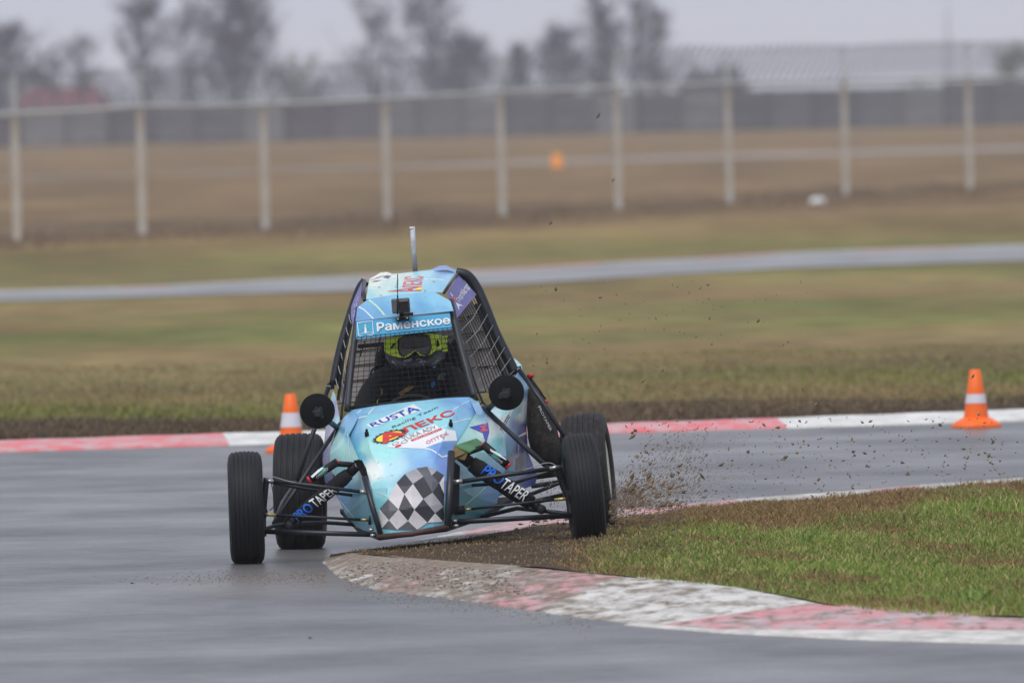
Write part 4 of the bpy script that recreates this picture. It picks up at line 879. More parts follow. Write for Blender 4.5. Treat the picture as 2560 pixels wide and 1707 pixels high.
# --- purple cloth banners on the side nets
pr = loft('side_banner', [[(1117,733,1.14),(1132,709,1.45),(1146,687,1.76)], [(1130,764,1.12),(1149,737,1.43),(1169,711,1.75)], [(1143,795,1.10),(1168,764,1.42),(1191,736,1.74)]], 'banner_purple', car, 3, 3); Bp = bvh_of(pr)
lettering('СпортМастер', zz(7, (1928,742), (2105,440), (2205,590), (2008,815)), 'white_print', Bp, pr, 0.03, 0.004)
poly('emblem', zz(7, (1928,795), (2062,862), (1990,862), (1995,950)), 'white_print', Bp, pr, 0.004)
poly('emblem', zz(7, (1848,732), (1918,698), (1948,792), (1905,755)), 'red_print', Bp, pr, 0.004)
poly('emblem', zz(7, (1836,638), (1850,635), (1890,690), (1872,698)), 'white_print', Bp, pr, 0.004)
pl = loft('side_banner', [[(906,702,1.76),(902,748,1.2),(884,819,1.04)], [(898,718,1.75),(890,755,1.3),(880,806,1.1)], [(888,740,1.74),(878,766,1.42),(877,792,1.16)]], 'banner_purple', car, 3, 3); Bl = bvh_of(pl)
poly('emblem', zz(7, (170,880), (230,660), (245,700), (205,930), (165,1060)), 'white_print', Bl, pl, 0.003)

# --- roll cage
def bar(pts, wpx, m='black_paint', name='roll_bar', n=10): return ptube(name, pts, wpx, m, car, n)
bar([(897,770,1.1),(886,850,1.0),(876,940,.88),(868,1026,.8)], 17, 'cage_grey')
bar([(1126,752,1.1),(1140,820,1.0),(1163,910,.88),(1189,1000,.8)], 17, 'cage_grey')
bar([(868,1020,.80),(1025,1004,.78),(1187,990,.80)], 10, 'black_matt')
bar([(1110,732,1.18),(1128,706,1.47),(1147,680,1.80)], 7)
bar([(911,750,1.18),(909,725,1.47),(912,702,1.78)], 9)
bar([(1140,682,1.8),(1168,690,1.8),(1192,722,1.8),(1214,772,1.78),(1236,828,1.76),(1262,882,1.74),(1288,935,1.72)], 28, 'black_paint', n=14)
bar([(914,702,1.8),(900,722,1.8),(884,765,1.8),(868,815,1.78),(855,860,1.76),(843,912,1.74),(834,960,1.72)], 24, 'black_paint', n=14)
bar([(1131,800,1.06),(1160,876,1.05),(1185,950,1.0),(1210,1014,.92)], 6, 'black_matt')
bar([(889,815,1.06),(872,900,1.05),(860,985,1.0),(852,1050,.9)], 6, 'black_matt')
bar([(1190,760,1.7),(1225,850,1.66),(1262,945,1.62),(1290,1010,1.6)], 9, 'black_matt')
bar([(1146,690,1.82),(1170,790,2.1),(1230,960,2.3)], 11, 'black_matt')
# brackets at the rear ends of the bars
for pts in ([(1284,920,1.72),(1302,914,1.72),(1304,930,1.72),(1288,936,1.72)], [(818,958,1.7),(836,958,1.7),(836,972,1.7),(818,974,1.7)], [(1198,1008,.85),(1212,1006,.85),(1216,1022,.85),(1202,1026,.85)], [(850,1046,.85),(860,1050,.85),(856,1066,.85),(846,1062,.85)]):
    q = MB(); q.plate([W(*p) for p in pts], 0.02); q.build('bracket', 'black_matt', car)
for p in ((1297,923,1.71), (822,967,1.69), (1206,1015,.84), (853,1055,.84)):
    c = W(*p); MB().lathe([(-0.012, 0), (-0.012, 0.009), (0.0, 0.010)], c, (0, 1, 0), 12).build('bolt', 'steel', car)
# outrigger bars down to the side nerf bars
bar([(1206,1016,.84),(1280,1086,.72),(1362,1162,.6)], 13); bar([(854,1054,.84),(770,1178,.7),(684,1308,.5)], 11)
bar([(1298,924,1.70),(1360,1010,1.62),(1420,1105,1.55)], 12); bar([(821,968,1.68),(785,1075,1.6),(741,1203,1.5)], 12)
bar([(1362,1162,.6),(1400,1195,1.1),(1418,1110,1.55)], 9); bar([(684,1308,.5),(706,1255,1.0),(741,1203,1.5)], 9)

# --- windscreen mesh
def mesh_grid(name, tl, tr, br, bl, nx, ny, wpx, m):
    q = MB(); P = [W(*x) for x in (tl, tr, br, bl)]
    def b(u, v): 
        p = (P[0].lerp(P[1], u)).lerp(P[3].lerp(P[2], u), v); p.y -= 0.03*math.sin(math.pi*u)*math.sin(math.pi*v); return p
    for i in range(nx+1): q.tube([b(i/nx, k/6) for k in range(7)], wpx/2/SC(1), 4, cap=False)
    for j in range(ny+1): q.tube([b(k/6, j/ny) for k in range(7)], wpx/2/SC(1), 4, cap=False)
    return q.build(name, m, car)
mesh_grid('windscreen_mesh', (892,842,.93), (1130,818,.93), (1183,992,.80), (872,1018,.80), 20, 14, 1.35, 'black_matt')

# --- side nets
for i in range(7):
    x0, y0 = [(1202,760),(1219,786),(1232,813),(1248,841),(1262,868),(1277,895),(1286,926)][i]; x1, y1 = [(1153,826),(1164,858),(1176,892),(1186,924),(1196,952),(1204,976),(1203,988)][i]
    mx_, my_ = (x0+x1)/2+4, (y0+y1)/2+4; bar([(x0,y0,1.70),(mx_,my_,1.4),(x1,y1,1.05)], 1.5, 'cord_grey', 'net_cord', 5)
for i in range(10):
    t = (i+1)/11; bar([(1143+t*44, 794-t*52, 1.10+t*.6), (1176+t*58, 880-t*52, 1.08+t*.6), (1209+t*72, 985-t*55, 1.0+t*.65)], 2.0, 'black_matt', 'net_cord', 4)
for i in range(6):
    y = 800+i*32; x_ = 884-i*6.5; bar([(x_-12,y-14,1.6),(x_-9,y,1.5),(x_-3,y+16,1.35),(x_-2,y+30,1.2),(x_+5,y+46,1.08)], 2.0, 'cord_grey', 'net_cord', 5)
for i in range(4):
    t = (i+1)/5; bar([(884-4*t, 800, 1.1+t*.5), (862-8*t, 900, 1.08+t*.5), (850-10*t, 1000, 1.0+t*.55)], 1.8, 'black_matt', 'net_cord', 4)

# --- firewall: aluminium sheets behind the seat
fw = empty('firewall', W(1050, 1000, 1.85), car)
TL, TR, BRR, BLL = (893,800), (1172,735), (1292,975), (842,1010)
def fwp(u, v): return ((TL[0]*(1-u)+TR[0]*u)*(1-v)+(BLL[0]*(1-u)+BRR[0]*u)*v, (TL[1]*(1-u)+TR[1]*u)*(1-v)+(BLL[1]*(1-u)+BRR[1]*u)*v)
vs = [0, .22, .39, .56, .74, 1.0]
for i in range(5):
    q = MB(); q.plate([W(*fwp(0, vs[i]+.005), 1.88-.12*vs[i]), W(*fwp(1, vs[i]+.005), 1.88-.12*vs[i]), W(*fwp(1, vs[i+1]-.006), 1.88-.12*vs[i+1]), W(*fwp(0, vs[i+1]-.006), 1.88-.12*vs[i+1])], 0.012); q.build('sheet', 'aluminium', fw)
    q = MB(); q.plate([W(*fwp(0, vs[i+1]-.011), 1.872-.12*vs[i+1]), W(*fwp(1, vs[i+1]-.011), 1.872-.12*vs[i+1]), W(*fwp(1, vs[i+1]+.001), 1.872-.12*vs[i+1]), W(*fwp(0, vs[i+1]+.001), 1.872-.12*vs[i+1])], 0.008); q.build('seam', 'black_matt', fw)
bar([(1160,783,1.75),(1182,826,1.74),(1202,868,1.72)], 4, 'alu_bright', 'brace'); bar([(1138,815,1.75),(1160,862,1.73)], 4, 'alu_bright', 'brace')
bar([(895,866,1.7),(960,860,1.7),(1020,856,1.7)], 11, 'deep_black', 'brace')
for x0, y0, x1, y1 in ((912,852,900,892), (950,842,940,892)): bar([(x0,y0,1.7),(x1,y1,1.68)], 3, 'black_matt', 'net_cord', 5)

# --- seat
q = MB()
v, f = ellipsoid_bm(W(1042, 940, 1.62), 0.20, 0.08, 0.26, 3); q.add(v, f)
v, f = ellipsoid_bm(W(1140, 930, 1.50), 0.045, 0.12, 0.16, 3); q.add(v, f); v, f = ellipsoid_bm(W(950, 950, 1.50), 0.03, 0.12, 0.14, 3); q.add(v, f)
v, f = ellipsoid_bm(W(1042, 1140, 1.42), 0.22, 0.26, 0.07, 3); q.add(v, f)
q.build('seat', 'deep_black', car, smooth=True)
bar([(957,905,1.3),(930,925,1.45),(923,948,1.6)], 5, 'deep_black', 'seat_belt')
# dashboard tray closing the cockpit under the cowl
q = MB(); q.plate([W(876,1026,.83), W(1180,998,.83), W(1205,1060,1.0), W(860,1090,1.0)], 0.015, (0, 1, -0.3)); q.build('dashboard', 'deep_black', car)
# --- steering wheel
c = W(1032, 1040, .98); q = MB(); ring = []; ax = Vector((0, 0.55, -0.8))
for k in range(29):
    a = 2*math.pi*k/28; ring.append(c+Vector((math.cos(a)*0.13, -math.sin(a)*0.05*-1*0.6, math.sin(a)*0.095)))
q.tube(ring, 0.012, 8, cap=False); q.tube([c, c+Vector((0, -0.2, -0.12))], 0.018, 8)
for a in (0.3, 2.84, 4.71): q.tube([c, c+Vector((math.cos(a)*0.13, math.sin(a)*0.03, math.sin(a)*0.095))], 0.008, 6)
q.build('steering_wheel', 'black_matt', car, smooth=True)

# --- mirrors
def mirror(px, py, rpx, stalk, lean):
    c = W(px, py, .55); r = rpx/SC(.55); ax = Vector((lean, -1, 0.03)).normalized()
    mo = MB().lathe([(-0.022, 0), (-0.022, r*0.93), (-0.016, r), (0.006, r), (0.014, r*0.96), (0.022, r*0.6), (0.026, 0)], c, ax, 48).build('mirror', 'deep_black', car, smooth=False)
    q = MB(); e = c+ax*0.04
    q.box(e, 0.05, 0.02, 0.02, X=(1, 0, 0.5), Zv=(-0.5, 0, 1)); q.box(e+Vector((0.005, -0.005, 0.0)), 0.045, 0.02, 0.016, X=(1, 0, -0.9), Zv=(0.9, 0, 1)); q.box(e+Vector((0.0, -0.01, -0.012)), 0.03, 0.02, 0.03)
    q.build('clamp', 'black_paint', mo)
    MB().tube([e, W(*stalk[0]), W(*stalk[1])], 0.013, 10).build('stalk', 'black_paint', mo, smooth=True)
mirror(793.5, 1027, 44, [(800,1037,.5), (845,1070,.82)], 0.05)
mirror(1266, 981, 44.5, [(1256,987,.5), (1222,1022,.82)], -0.10)

# --- wheels
def wheel(px, py, dy, R_, wd, yaw, lean, tm, rm, muddy=False):
    c = W(px, py, dy); ax = Vector((math.cos(yaw)*math.cos(lean), math.sin(yaw)*math.cos(lean), math.sin(lean)))
    root = empty('wheel', c, car)
    h = wd/2; ribs = 7; prof = [(-h*0.80, R_*0.56), (-h*0.97, R_*0.64), (-h*1.02, R_*0.76), (-h*0.97, R_*0.88), (-h*0.88, R_*0.945)]
    xs_ = np.linspace(-h*0.86, h*0.86, ribs+1); g_ = wd*0.018; dp = R_*0.016
    crown = lambda x: R_*(1-0.045*(abs(x)/h)**2.6)
    for i in range(ribs):
        a, b = xs_[i], xs_[i+1]; prof += [(a+g_, crown(a)-dp), (a+g_*1.4, crown(a)), ((a+b)/2, crown((a+b)/2)), (b-g_*1.4, crown(b)), (b-g_, crown(b)-dp)]
    prof += [(h*0.88, R_*0.945), (h*0.97, R_*0.88), (h*1.02, R_*0.76), (h*0.97, R_*0.64), (h*0.80, R_*0.56)]
    MB().lathe(prof, c, ax, 72).build('tyre', tm, root, smooth=False)
    rp = [(-h*0.80, R_*0.56), (-h*0.86, R_*0.58), (-h*0.80, R_*0.53), (-h*0.2, R_*0.47), (h*0.2, R_*0.47), (h*0.80, R_*0.53), (h*0.86, R_*0.58), (h*0.80, R_*0.56)]
    q = MB().lathe(rp, c, ax, 40); q.lathe([(h*0.15, R_*0.47), (h*0.22, R_*0.3), (h*0.4, R_*0.2), (h*0.42, 0)], c, ax, 40); q.lathe([(h*0.05, R_*0.47), (h*0.12, R_*0.3), (h*0.2, 0)], c, ax, 40)
    rim = q.build('rim', rm, root, smooth=True)
    q = MB()
    for k in range(4):
        a = 2*math.pi*k/4; e1 = ax.cross(Vector((0, 1, 0))).normalized(); e2 = ax.cross(e1); p = c+ax*h*0.45+(e1*math.cos(a)+e2*math.sin(a))*R_*0.15; q.lathe([(0, 0.011), (0.02, 0.011), (0.02, 0)], p, ax, 8)
    q.build('wheel_nut', 'steel', root)
    # brake disc and hub on the inboard side
    sgn = 1 if px < 1040 else -1
    MB().lathe([(0, 0), (0, 0.085), (0.006, 0.085), (0.006, 0)], c+ax*sgn*h*0.6, ax*sgn, 32).build('brake_disc', 'cage_grey', root)
SL = 1.0
wheel(615.5, 1269, 0.06, 142/SC(0.06), 86/SC(0.06), R(1.0), R(0.6), 'rubber', 'dark_rim')
wheel(1460, 1225, -0.03, 143/SC(-.03), 82/SC(-.03), R(3.5), R(5.2), 'rubber', 'dark_rim')
wheel(750, 1229, 2.05, 147/SC(2.05), 122/SC(2.05), R(-2.0), R(0.0), 'rubber', 'cream_rim')
wheel(1471, 1180, 1.95, 149/SC(1.95), 112/SC(1.95), R(-4.5), R(5.0), 'rubber_muddy', 'cream_rim')

# --- front suspension
def arm(pts, wpx, name='suspension_arm', m='black_paint'): return bar(pts, wpx, m, name)
arm([(666,1201,.0),(780,1213,-.03),(912,1230,-.06)], 9); arm([(670,1203,.02),(760,1222,.16),(908,1241,.32)], 8)
arm([(1397,1168,.0),(1270,1186,-.03),(1136,1206,-.06)], 12); arm([(1392,1172,.02),(1290,1205,.16),(1164,1214,.3)], 9)
arm([(659,1328,.0),(800,1332,-.05),(940,1336,-.1)], 13); arm([(662,1322,.02),(700,1312,.12),(800,1306,.3),(900,1312,.5)], 10, m='cage_grey')
arm([(1430,1288,.0),(1280,1296,-.05),(1130,1305,-.1)], 14); arm([(1425,1284,.02),(1293,1270,.25),(1185,1296,.45)], 11)
arm([(1398,1207,.3),(1338,1231,.6),(1290,1246,.9)], 10, m='cage_grey')
arm([(656,1286,.06),(790,1292,.05),(925,1300,.04)], 7, 'tie_rod'); arm([(1424,1245,.06),(1290,1259,.05),(1160,1274,.04)], 7, 'tie_rod')
for p0, p1, m_, w_ in (((656,1285,.03),(690,1287,.03),'zinc_gold',9), ((902,1298,.02),(922,1300,.02),'zinc_gold',7), ((1424,1245,.03),(1386,1249,.03),'zinc_gold',9), ((1160,1274,.02),(1178,1272,.02),'zinc_gold',7), ((900,1228,-.08),(918,1231,-.08),'steel',12), ((1134,1206,-.09),(1156,1202,-.09),'steel',13), ((1398,1167,-.02),(1374,1171,-.02),'steel',11), ((666,1201,-.02),(684,1203,-.02),'steel',9)):
    bar([p0, p1], w_, m_, 'rod_end')
arm([(1127,1277,.0),(1145,1276,.0),(1162,1274,.0)], 23, 'steering_boot', 'black_matt'); arm([(922,1299,.0),(936,1301,.0)], 24, 'steering_boot', 'black_matt')
def upright(pts, wpx): return ptube('upright', pts, wpx, 'black_paint', car, 8)
upright([(666,1194,.02),(662,1240,.02),(658,1290,.03),(659,1340,.02)], 15); upright([(1394,1166,.02),(1408,1210,.03),(1424,1250,.03),(1428,1294,.02)], 20)
arm([(664,1282,.02),(640,1280,.04)], 26, 'hub', 'black_matt'); arm([(1420,1240,.02),(1446,1236,.02)], 34, 'hub', 'black_matt')
bar([(668,1200,-.02),(680,1192,-.02),(692,1194,-.02),(720,1202,-.02),(760,1208,-.02)], 2.4, 'cord_grey', 'brake_hose', 6); bar([(678,1205,-.02),(684,1240,-.02),(686,1262,-.02),(674,1276,-.02)], 2.4, 'black_matt', 'brake_hose', 6)
bar([(1395,1168,-.02),(1380,1158,-.02),(1360,1158,-.02),(1330,1168,-.02),(1300,1178,-.02)], 2.4, 'cord_grey', 'brake_hose', 6)
# nose frame bars
bar([(911,1192,-.10),(930,1262,-.17),(952,1336,-.22)], 14, 'black_paint', 'nose_bar'); bar([(1128,1130,-.02),(1124,1220,-.14),(1119,1316,-.22)], 18, 'black_paint', 'nose_bar')
q = MB(); q.plate([W(1132,1150,-.02), W(1150,1165,.05), W(1148,1262,.0), W(1130,1290,-.1)], 0.02); q.build('nose_plate', 'black_matt', car)
bar([(942,1342,-.22),(1030,1334,-.25),(1122,1316,-.22)], 15, 'sump_red', 'bumper_bar')
for p in ((928,1324,-.16), (932,1338,-.18), (1137,1302,-.14), (1140,1314,-.16)): bar([(p[0]-6, p[1], p[2]), (p[0]+6, p[1], p[2])], 9, 'steel', 'bolt', 10)

# --- coil-over shocks
def shock(top, bot, c0, c1, wpx, res, right):
    root = empty('shock_absorber', W(*top), car)
    ptube('damper', [top, c0], wpx*0.72, 'black_matt', root, 14); ptube('damper', [c1, bot], wpx*0.5, 'black_matt', root, 12)
    P = [W(*(np.array(c0)*(1-t)+np.array(c1)*t)) for t in np.linspace(0, 1, 9)]; r = wpx/2/SC(0.1)
    cov = MB().tube(P, [r*0.86, r*1.02, r*0.98, r*1.03, r*0.97, r*1.02, r*0.98, r*0.95, r*0.82], 20).build('spring_cover', 'fabric_black', root, smooth=True)
    a, b = res; ptube('reservoir', [a, b], 21, 'black_matt', root, 14)
    A, B = np.array(a), np.array(b)
    for t0, t1, m_, k in ((-.03, .02, 'red_plastic', 17), (.97, 1.05, 'red_plastic', 21), (.42, .68, 'teal', 21.6), (.74, .94, 'deep_black', 21.6)):
        ptube('reservoir_band', [tuple(A*(1-t0)+B*t0), tuple(A*(1-t1)+B*t1)], k, m_, root, 14)
    ptube('reservoir_neck', [tuple(A*.9+B*.1), tuple(np.array(top)*.9+np.array(c0)*.1)], 15, 'black_matt', root, 10)
    for p in (top, bot): 
        c = W(p[0], p[1], p[2]-0.045); MB().lathe([(-0.016, 0), (-0.016, 0.007), (-0.012, 0.008), (-0.010, 0.017), (0.04, 0.018)], c, (0, 1, 0), 14).build('eye_bolt', 'steel' if p is top else 'black_paint', root)
        ptube('eye', [(p[0], p[1], p[2]-.035), (p[0], p[1], p[2]+.035)], 24, 'black_matt', root, 14)
    return root, cov
sl_, cl_ = shock((896,1160,.12), (722,1313,.12), (872,1184,.12), (740,1296,.12), 36, ((844,1154,.10), (774,1199,.10)), False)
sr_, cr_ = shock((1148,1135,.12), (1354,1273,.12), (1178,1158,.12), (1330,1258,.12), 43, ((1207,1110,.10), (1270,1164,.10)), True)
BL_ = bvh_of(cl_); BRs = bvh_of(cr_)
lettering('PRO', zz(2, (594,1082), (714,985), (776,1042), (646,1148)), 'bright_blue', BL_, sl_, 0.05, 0.004, maxlen=6); lettering('TAPER', zz(2, (722,978), (905,862), (955,905), (785,1036)), 'white_print', BL_, sl_, 0.03, 0.004, maxlen=6)
lettering('PRO', zz(3, (690,690), (838,795), (775,855), (628,762)), 'bright_blue', BRs, sr_, 0.05, 0.004, maxlen=6); lettering('TAPER', zz(3, (832,795), (1030,912), (965,985), (775,868)), 'white_print', BRs, sr_, 0.03, 0.004, maxlen=6)
for o_ in list(sr_.children)+list(sl_.children):
    if o_.name.startswith('reservoir') and 'band' not in o_.name and 'neck' not in o_.name:
        Bx = bvh_of(o_); rt_ = o_.parent is sr_
        if rt_:
            lettering('CFMOTO', zz(3, (705,605), (808,670), (796,688), (690,622)), 'white_print', Bx, sr_, 0.02, 0.006, maxlen=5); poly('reservoir_mark', zz(3, (705,568), (842,640), (836,660), (712,590)), 'white_print', Bx, sr_, 0.005, 5)
        else:
            lettering('CFMOTO', zz(2, (782,788), (870,715), (882,730), (795,806)), 'white_print', Bx, sl_, 0.02, 0.006, maxlen=5); poly('reservoir_mark', zz(2, (742,785), (830,708), (842,722), (756,798)), 'white_print', Bx, sl_, 0.005, 5)
q = MB(); q.plate([W(884,1150,.02), W(905,1150,.0), W(916,1172,-.02), W(922,1200,-.05), W(912,1204,-.02), W(902,1182,.02)], 0.02); q.build('shock_mount', 'black_matt', car)
q = MB(); q.plate([W(1136,1112,.02), W(1172,1128,.02), W(1162,1150,.02), W(1144,1146,.02), W(1128,1160,.0), W(1122,1150,.0)], 0.015); q.build('shock_mount', 'bronze', car)
q = MB(); q.plate([W(1137,1113,.02), W(1191,1095,.2), W(1210,1108,.2), W(1174,1129,.01)], 0.006, (0, 0, -1)); q.build('shock_mount', 'green_paint', car)

# --- rear end: muddy shock cover, arms, axle, engine
P = [W(x, y, d_) for x, y, d_ in ((1326,975,1.75), (1336,1010,1.75), (1346,1050,1.75), (1356,1085,1.75), (1366,1115,1.76), (1386,1140,1.78), (1394,1160,1.8))]
rv = MB().tube(P, [0.03, 0.046, 0.058, 0.066, 0.076, 0.066, 0.045], 18); rs = random.Random(3)
rv.v = [v+Vector((rs.uniform(-1, 1), rs.uniform(-1, 1), rs.uniform(-1, 1)))*0.011 for v in rv.v]
rsh = rv.build('rear_shock_cover', 'muddy_black', car, smooth=True); Bz = bvh_of(rsh)
lettering('PROTAPER', zz(8, (652,580), (785,845), (765,862), (630,600)), 'white_print', Bz, rsh, 0.03, 0.005, maxlen=6)
bar([(1318,938,1.8),(1340,968,1.8),(1366,1006,1.8)], 11, 'black_matt', 'rear_reservoir'); bar([(1322,940,1.79),(1334,938,1.79)], 13, 'red_plastic', 'rear_reservoir_cap')
bar([(1362,1000,1.79),(1368,1008,1.79)], 11, 'red_plastic', 'rear_reservoir_cap')
for pts, w_, m_ in (([(1330,1192,1.9),(1420,1180,1.95)], 16, 'muddy_black'), ([(1330,1215,1.8),(1430,1200,1.9)], 12, 'cage_grey'), ([(1310,1260,1.6),(1440,1230,1.9)], 14, 'black_paint'), ([(800,1235,1.9),(760,1235,2.0)], 16, 'black_matt'), ([(800,1270,1.6),(750,1260,2.0)], 12, 'black_paint'), ([(810,1200,1.9),(1330,1192,1.95)], 30, 'deep_black')):
    bar(pts, w_, m_, 'rear_arm')
q = MB(); q.box(W(1070, 1130, 2.35), 0.72, 0.5, 0.45, bev=0.2); q.build('engine', 'deep_black', car)
bar([(1031,567,2.0),(1034,620,2.0),(1039,690,2.0)], 13, 'pole_grey', 'antenna_mast'); bar([(1030,567,2.0),(1030.6,573,2.0)], 13.6, 'white_print', 'antenna_cap')
bar([(994,685,.90),(994,735,.90),(994,786,.90)], 2.6, 'black_matt', 'whip_antenna', 6); bar([(994,738,.90),(994,786,.90)], 4.2, 'black_matt', 'whip_antenna', 6)

# --- action camera on the windscreen banner
c = W(1002, 764, .93); q = MB(); q.box(c, 46/SC(.93), 0.035, 37/SC(.93), X=(1, 0, 0.06), Zv=(-0.06, 0, 1), bev=0.2); ac = q.build('action_camera', 'cam_body', car)
q = MB(); q.box(W(1010, 763.5, .90), 26/SC(.9), 0.012, 25/SC(.9), X=(1, 0, 0.06), Zv=(-0.06, 0, 1), bev=0.3); q.build('lens', 'glass_black', ac)
q = MB(); q.box(W(1016, 786, .92), 34/SC(.9), 0.025, 8/SC(.9), X=(1, 0, 0.06), Zv=(-0.06, 0, 1)); q.box(W(1004, 788, .92), 12/SC(.9), 0.025, 14/SC(.9)); q.box(W(1007, 797.5, .93), 32/SC(.9), 0.02, 9/SC(.9), X=(1, 0, 0.1), Zv=(-0.1, 0, 1)); q.build('mount', 'black_matt', ac)
for p in ((995,798), (1018,795)): bar([(p[0],p[1],.90),(p[0],p[1],.93)], 5, 'steel', 'screw')
# hood latches
for (x_, y_) in ((917,1090), (1127,1066)):
    h_ = BV.ray_cast(CAM, ray(x_, y_))[0]; MB().lathe([(0, 0.010), (0.02, 0.010), (0.022, 0.006), (0.035, 0.006), (0.035, 0)], h_, (0, -0.4, 1), 10).build('bonnet_pin', 'black_matt', hood)

# ================================================================== THE DRIVER
drv = empty('person', W(1040, 1145, 1.42)); tag(drv, 'driver in black race suit, dark helmet and lime goggles, seated inside the buggy', 'person')
def skin_mesh(name, joints, edges, m, parent, sub=2):
    me = bpy.data.meshes.new(name); me.from_pydata([tuple(W(*j[:3])) for j in joints], edges, []); o = bpy.data.objects.new(name, me); col.objects.link(o)
    md = o.modifiers.new('s', 'SKIN'); sd = o.modifiers.new('d', 'SUBSURF'); sd.levels = sub; sd.render_levels = sub
    for i, j in enumerate(joints):
        r_ = j[3]; me.skin_vertices[0].data[i].radius = (r_, r_) if not isinstance(r_, tuple) else r_
    me.skin_vertices[0].data[0].use_root = True
    bpy.context.view_layer.update(); ev = o.evaluated_get(bpy.context.evaluated_depsgraph_get()); m2 = bpy.data.meshes.new_from_object(ev)
    V = [tuple(v.co) for v in m2.vertices]; F = [tuple(p.vertices) for p in m2.polygons]; bpy.data.objects.remove(o); bpy.data.meshes.remove(me); bpy.data.meshes.remove(m2)
    return obj(name, V, F, m, parent, smooth=True)
J = [(1040,1120,1.45,.15), (1040,1060,1.46,.155), (1040,1000,1.46,.165), (1040,955,1.44,.12), (1040,925,1.38,.07), (1040,890,1.34,.075),
     (960,955,1.42,.085), (930,985,1.36,.075), (905,1050,1.22,.06), (935,1048,1.06,.048), (972,1035,.98,.036),
     (1118,942,1.42,.085), (1148,972,1.36,.078), (1168,1035,1.22,.06), (1130,1040,1.06,.048), (1094,1030,.98,.036),
     (1000,1130,1.38,.095), (985,1115,.95,.075), (985,1190,.72,.055), (985,1250,.55,.045), (985,1235,.42,.04),
     (1080,1125,1.38,.095), (1090,1108,.95,.075), (1085,1180,.72,.055), (1080,1235,.55,.045), (1080,1220,.42,.04)]
E = [(0,1),(1,2),(2,3),(3,4),(4,5),(3,6),(6,7),(7,8),(8,9),(9,10),(3,11),(11,12),(12,13),(13,14),(14,15),(0,16),(16,17),(17,18),(18,19),(19,20),(0,21),(21,22),(22,23),(23,24),(24,25)]
body = skin_mesh('body', J, E, 'fabric_black', drv); Bb = bvh_of(body)
# gloved hands closed on the wheel rim: palm, four fingers and a thumb each
for sx, hx, hy in ((-1, 972, 1035), (1, 1094, 1030)):
    jj = [(hx, hy, .98, .032), (hx-sx*10, hy-6, .95, .034)]; ee = [(0, 1)]
    for k in range(4):
        b_ = len(jj); fx = hx-sx*(4+k*2); fy = hy-16+k*9; jj += [(fx, fy, .945, .0095), (fx-sx*10, fy-3, .93, .009), (fx-sx*16, fy+2, .955, .008)]; ee += [(1, b_), (b_, b_+1), (b_+1, b_+2)]
    b_ = len(jj); jj += [(hx-sx*2, hy-22, .96, .011), (hx-sx*12, hy-26, .975, .0095)]; ee += [(0, b_), (b_, b_+1)]
    skin_mesh('glove', jj, ee, 'black_matt', drv, 1)
# helmet
hc = W(1040, 878, 1.27); hs = SC(1.27)
bm = bmesh.new(); bmesh.ops.create_uvsphere(bm, u_segments=48, v_segments=32, radius=1.0); bm.verts.index_update(); HV = []
for v in bm.verts:
    x, y, z = v.co; nx = x*0.147; ny = y*0.165; nz = z*0.155
    if z < 0: nx *= 1-0.30*(-z)**1.5; nz *= 0.92
    # chin bar pushed forward
    k = math.exp(-((z+0.50)/0.26)**2)*max(0, -y)**1.2; ny -= 0.075*k; nx *= 1-0.10*k
    # eye port recess
    k2 = math.exp(-((z-0.02)/0.26)**4)*max(0, -y)**2; ny += 0.045*k2
    q_ = Vector((nx, ny, nz)); a = -0.10; q_ = Vector((q_.x*math.cos(a)+q_.z*math.sin(a)*-1*-1, q_.y, q_.z*math.cos(a)-q_.x*math.sin(a)))
    HV.append(hc+q_)
HF = [tuple(x.index for x in f_.verts) for f_ in bm.faces]; bm.free()
hel = obj('helmet', HV, HF, 'helmet', drv, smooth=True); Bh = bvh_of(hel)
# goggles: a curved frame set into the eye port, built in depth steps from the sides to the nose
def gog(name, pts, m, d0, th, parent, curve=0.05):
    P = []
    for x, y in zz(5, *pts):
        u = (x-1040)/78.0; P.append(W(x, y, d0+curve*u*u))
    q = MB(); q.plate(P, th); return q.build(name, m, parent)
gf = gog('goggle_frame', [(660,455),(720,425),(900,395),(1000,372),(1270,345),(1420,350),(1575,372),(1592,500),(1592,612),(1500,625),(1400,702),(1325,728),(1240,700),(1165,628),(1100,690),(1000,750),(905,742),(725,692),(660,640)], 'lime', 1.128, 0.05, hel, 0.055)
gog('goggle_mask', [(880,440),(960,405),(1010,378),(1270,352),(1380,380),(1412,440),(1432,560),(1405,680),(1320,712),(1240,688),(1160,616),(1096,680),(1000,738),(905,700),(872,600)], 'deep_black', 1.122, 0.012, hel, 0.03)
gog('goggle_lens', [(915,440),(1000,415),(1390,398),(1416,555),(1392,672),(1318,690),(1240,668),(1160,600),(1096,660),(1000,715),(930,690),(898,600)], 'goggle_lens', 1.116, 0.008, hel, 0.02)
for pts in ([(1000,745),(985,730),(1090,672),(1120,640),(1165,618),(1205,640),(1240,688),(1330,705),(1325,722),(1235,702),(1195,652),(1160,634),(1128,655),(1098,688)],): gog('nose_guard', pts, 'lime', 1.110, 0.01, hel, 0.02)
gog('frame_mark', [(740,608),(800,512),(848,506),(790,590)], 'deep_black', 1.120, 0.004, hel, 0.05)
gog('frame_mark', [(1512,455),(1540,450),(1565,555),(1515,565)], 'deep_black', 1.120, 0.004, hel, 0.05)
for i in range(4): gog('goggle_strap', [(1600+i*24, 395-i*3), (1612+i*24, 394-i*3), (1618+i*20, 590), (1606+i*20, 592)], 'lime', 1.17+i*0.016, 0.006, hel, 0.0)
for i in range(3): gog('goggle_strap', [(1600, 400+i*80), (1695, 388+i*80), (1695, 402+i*80), (1600, 416+i*80)], 'lime', 1.19, 0.006, hel, 0.0)
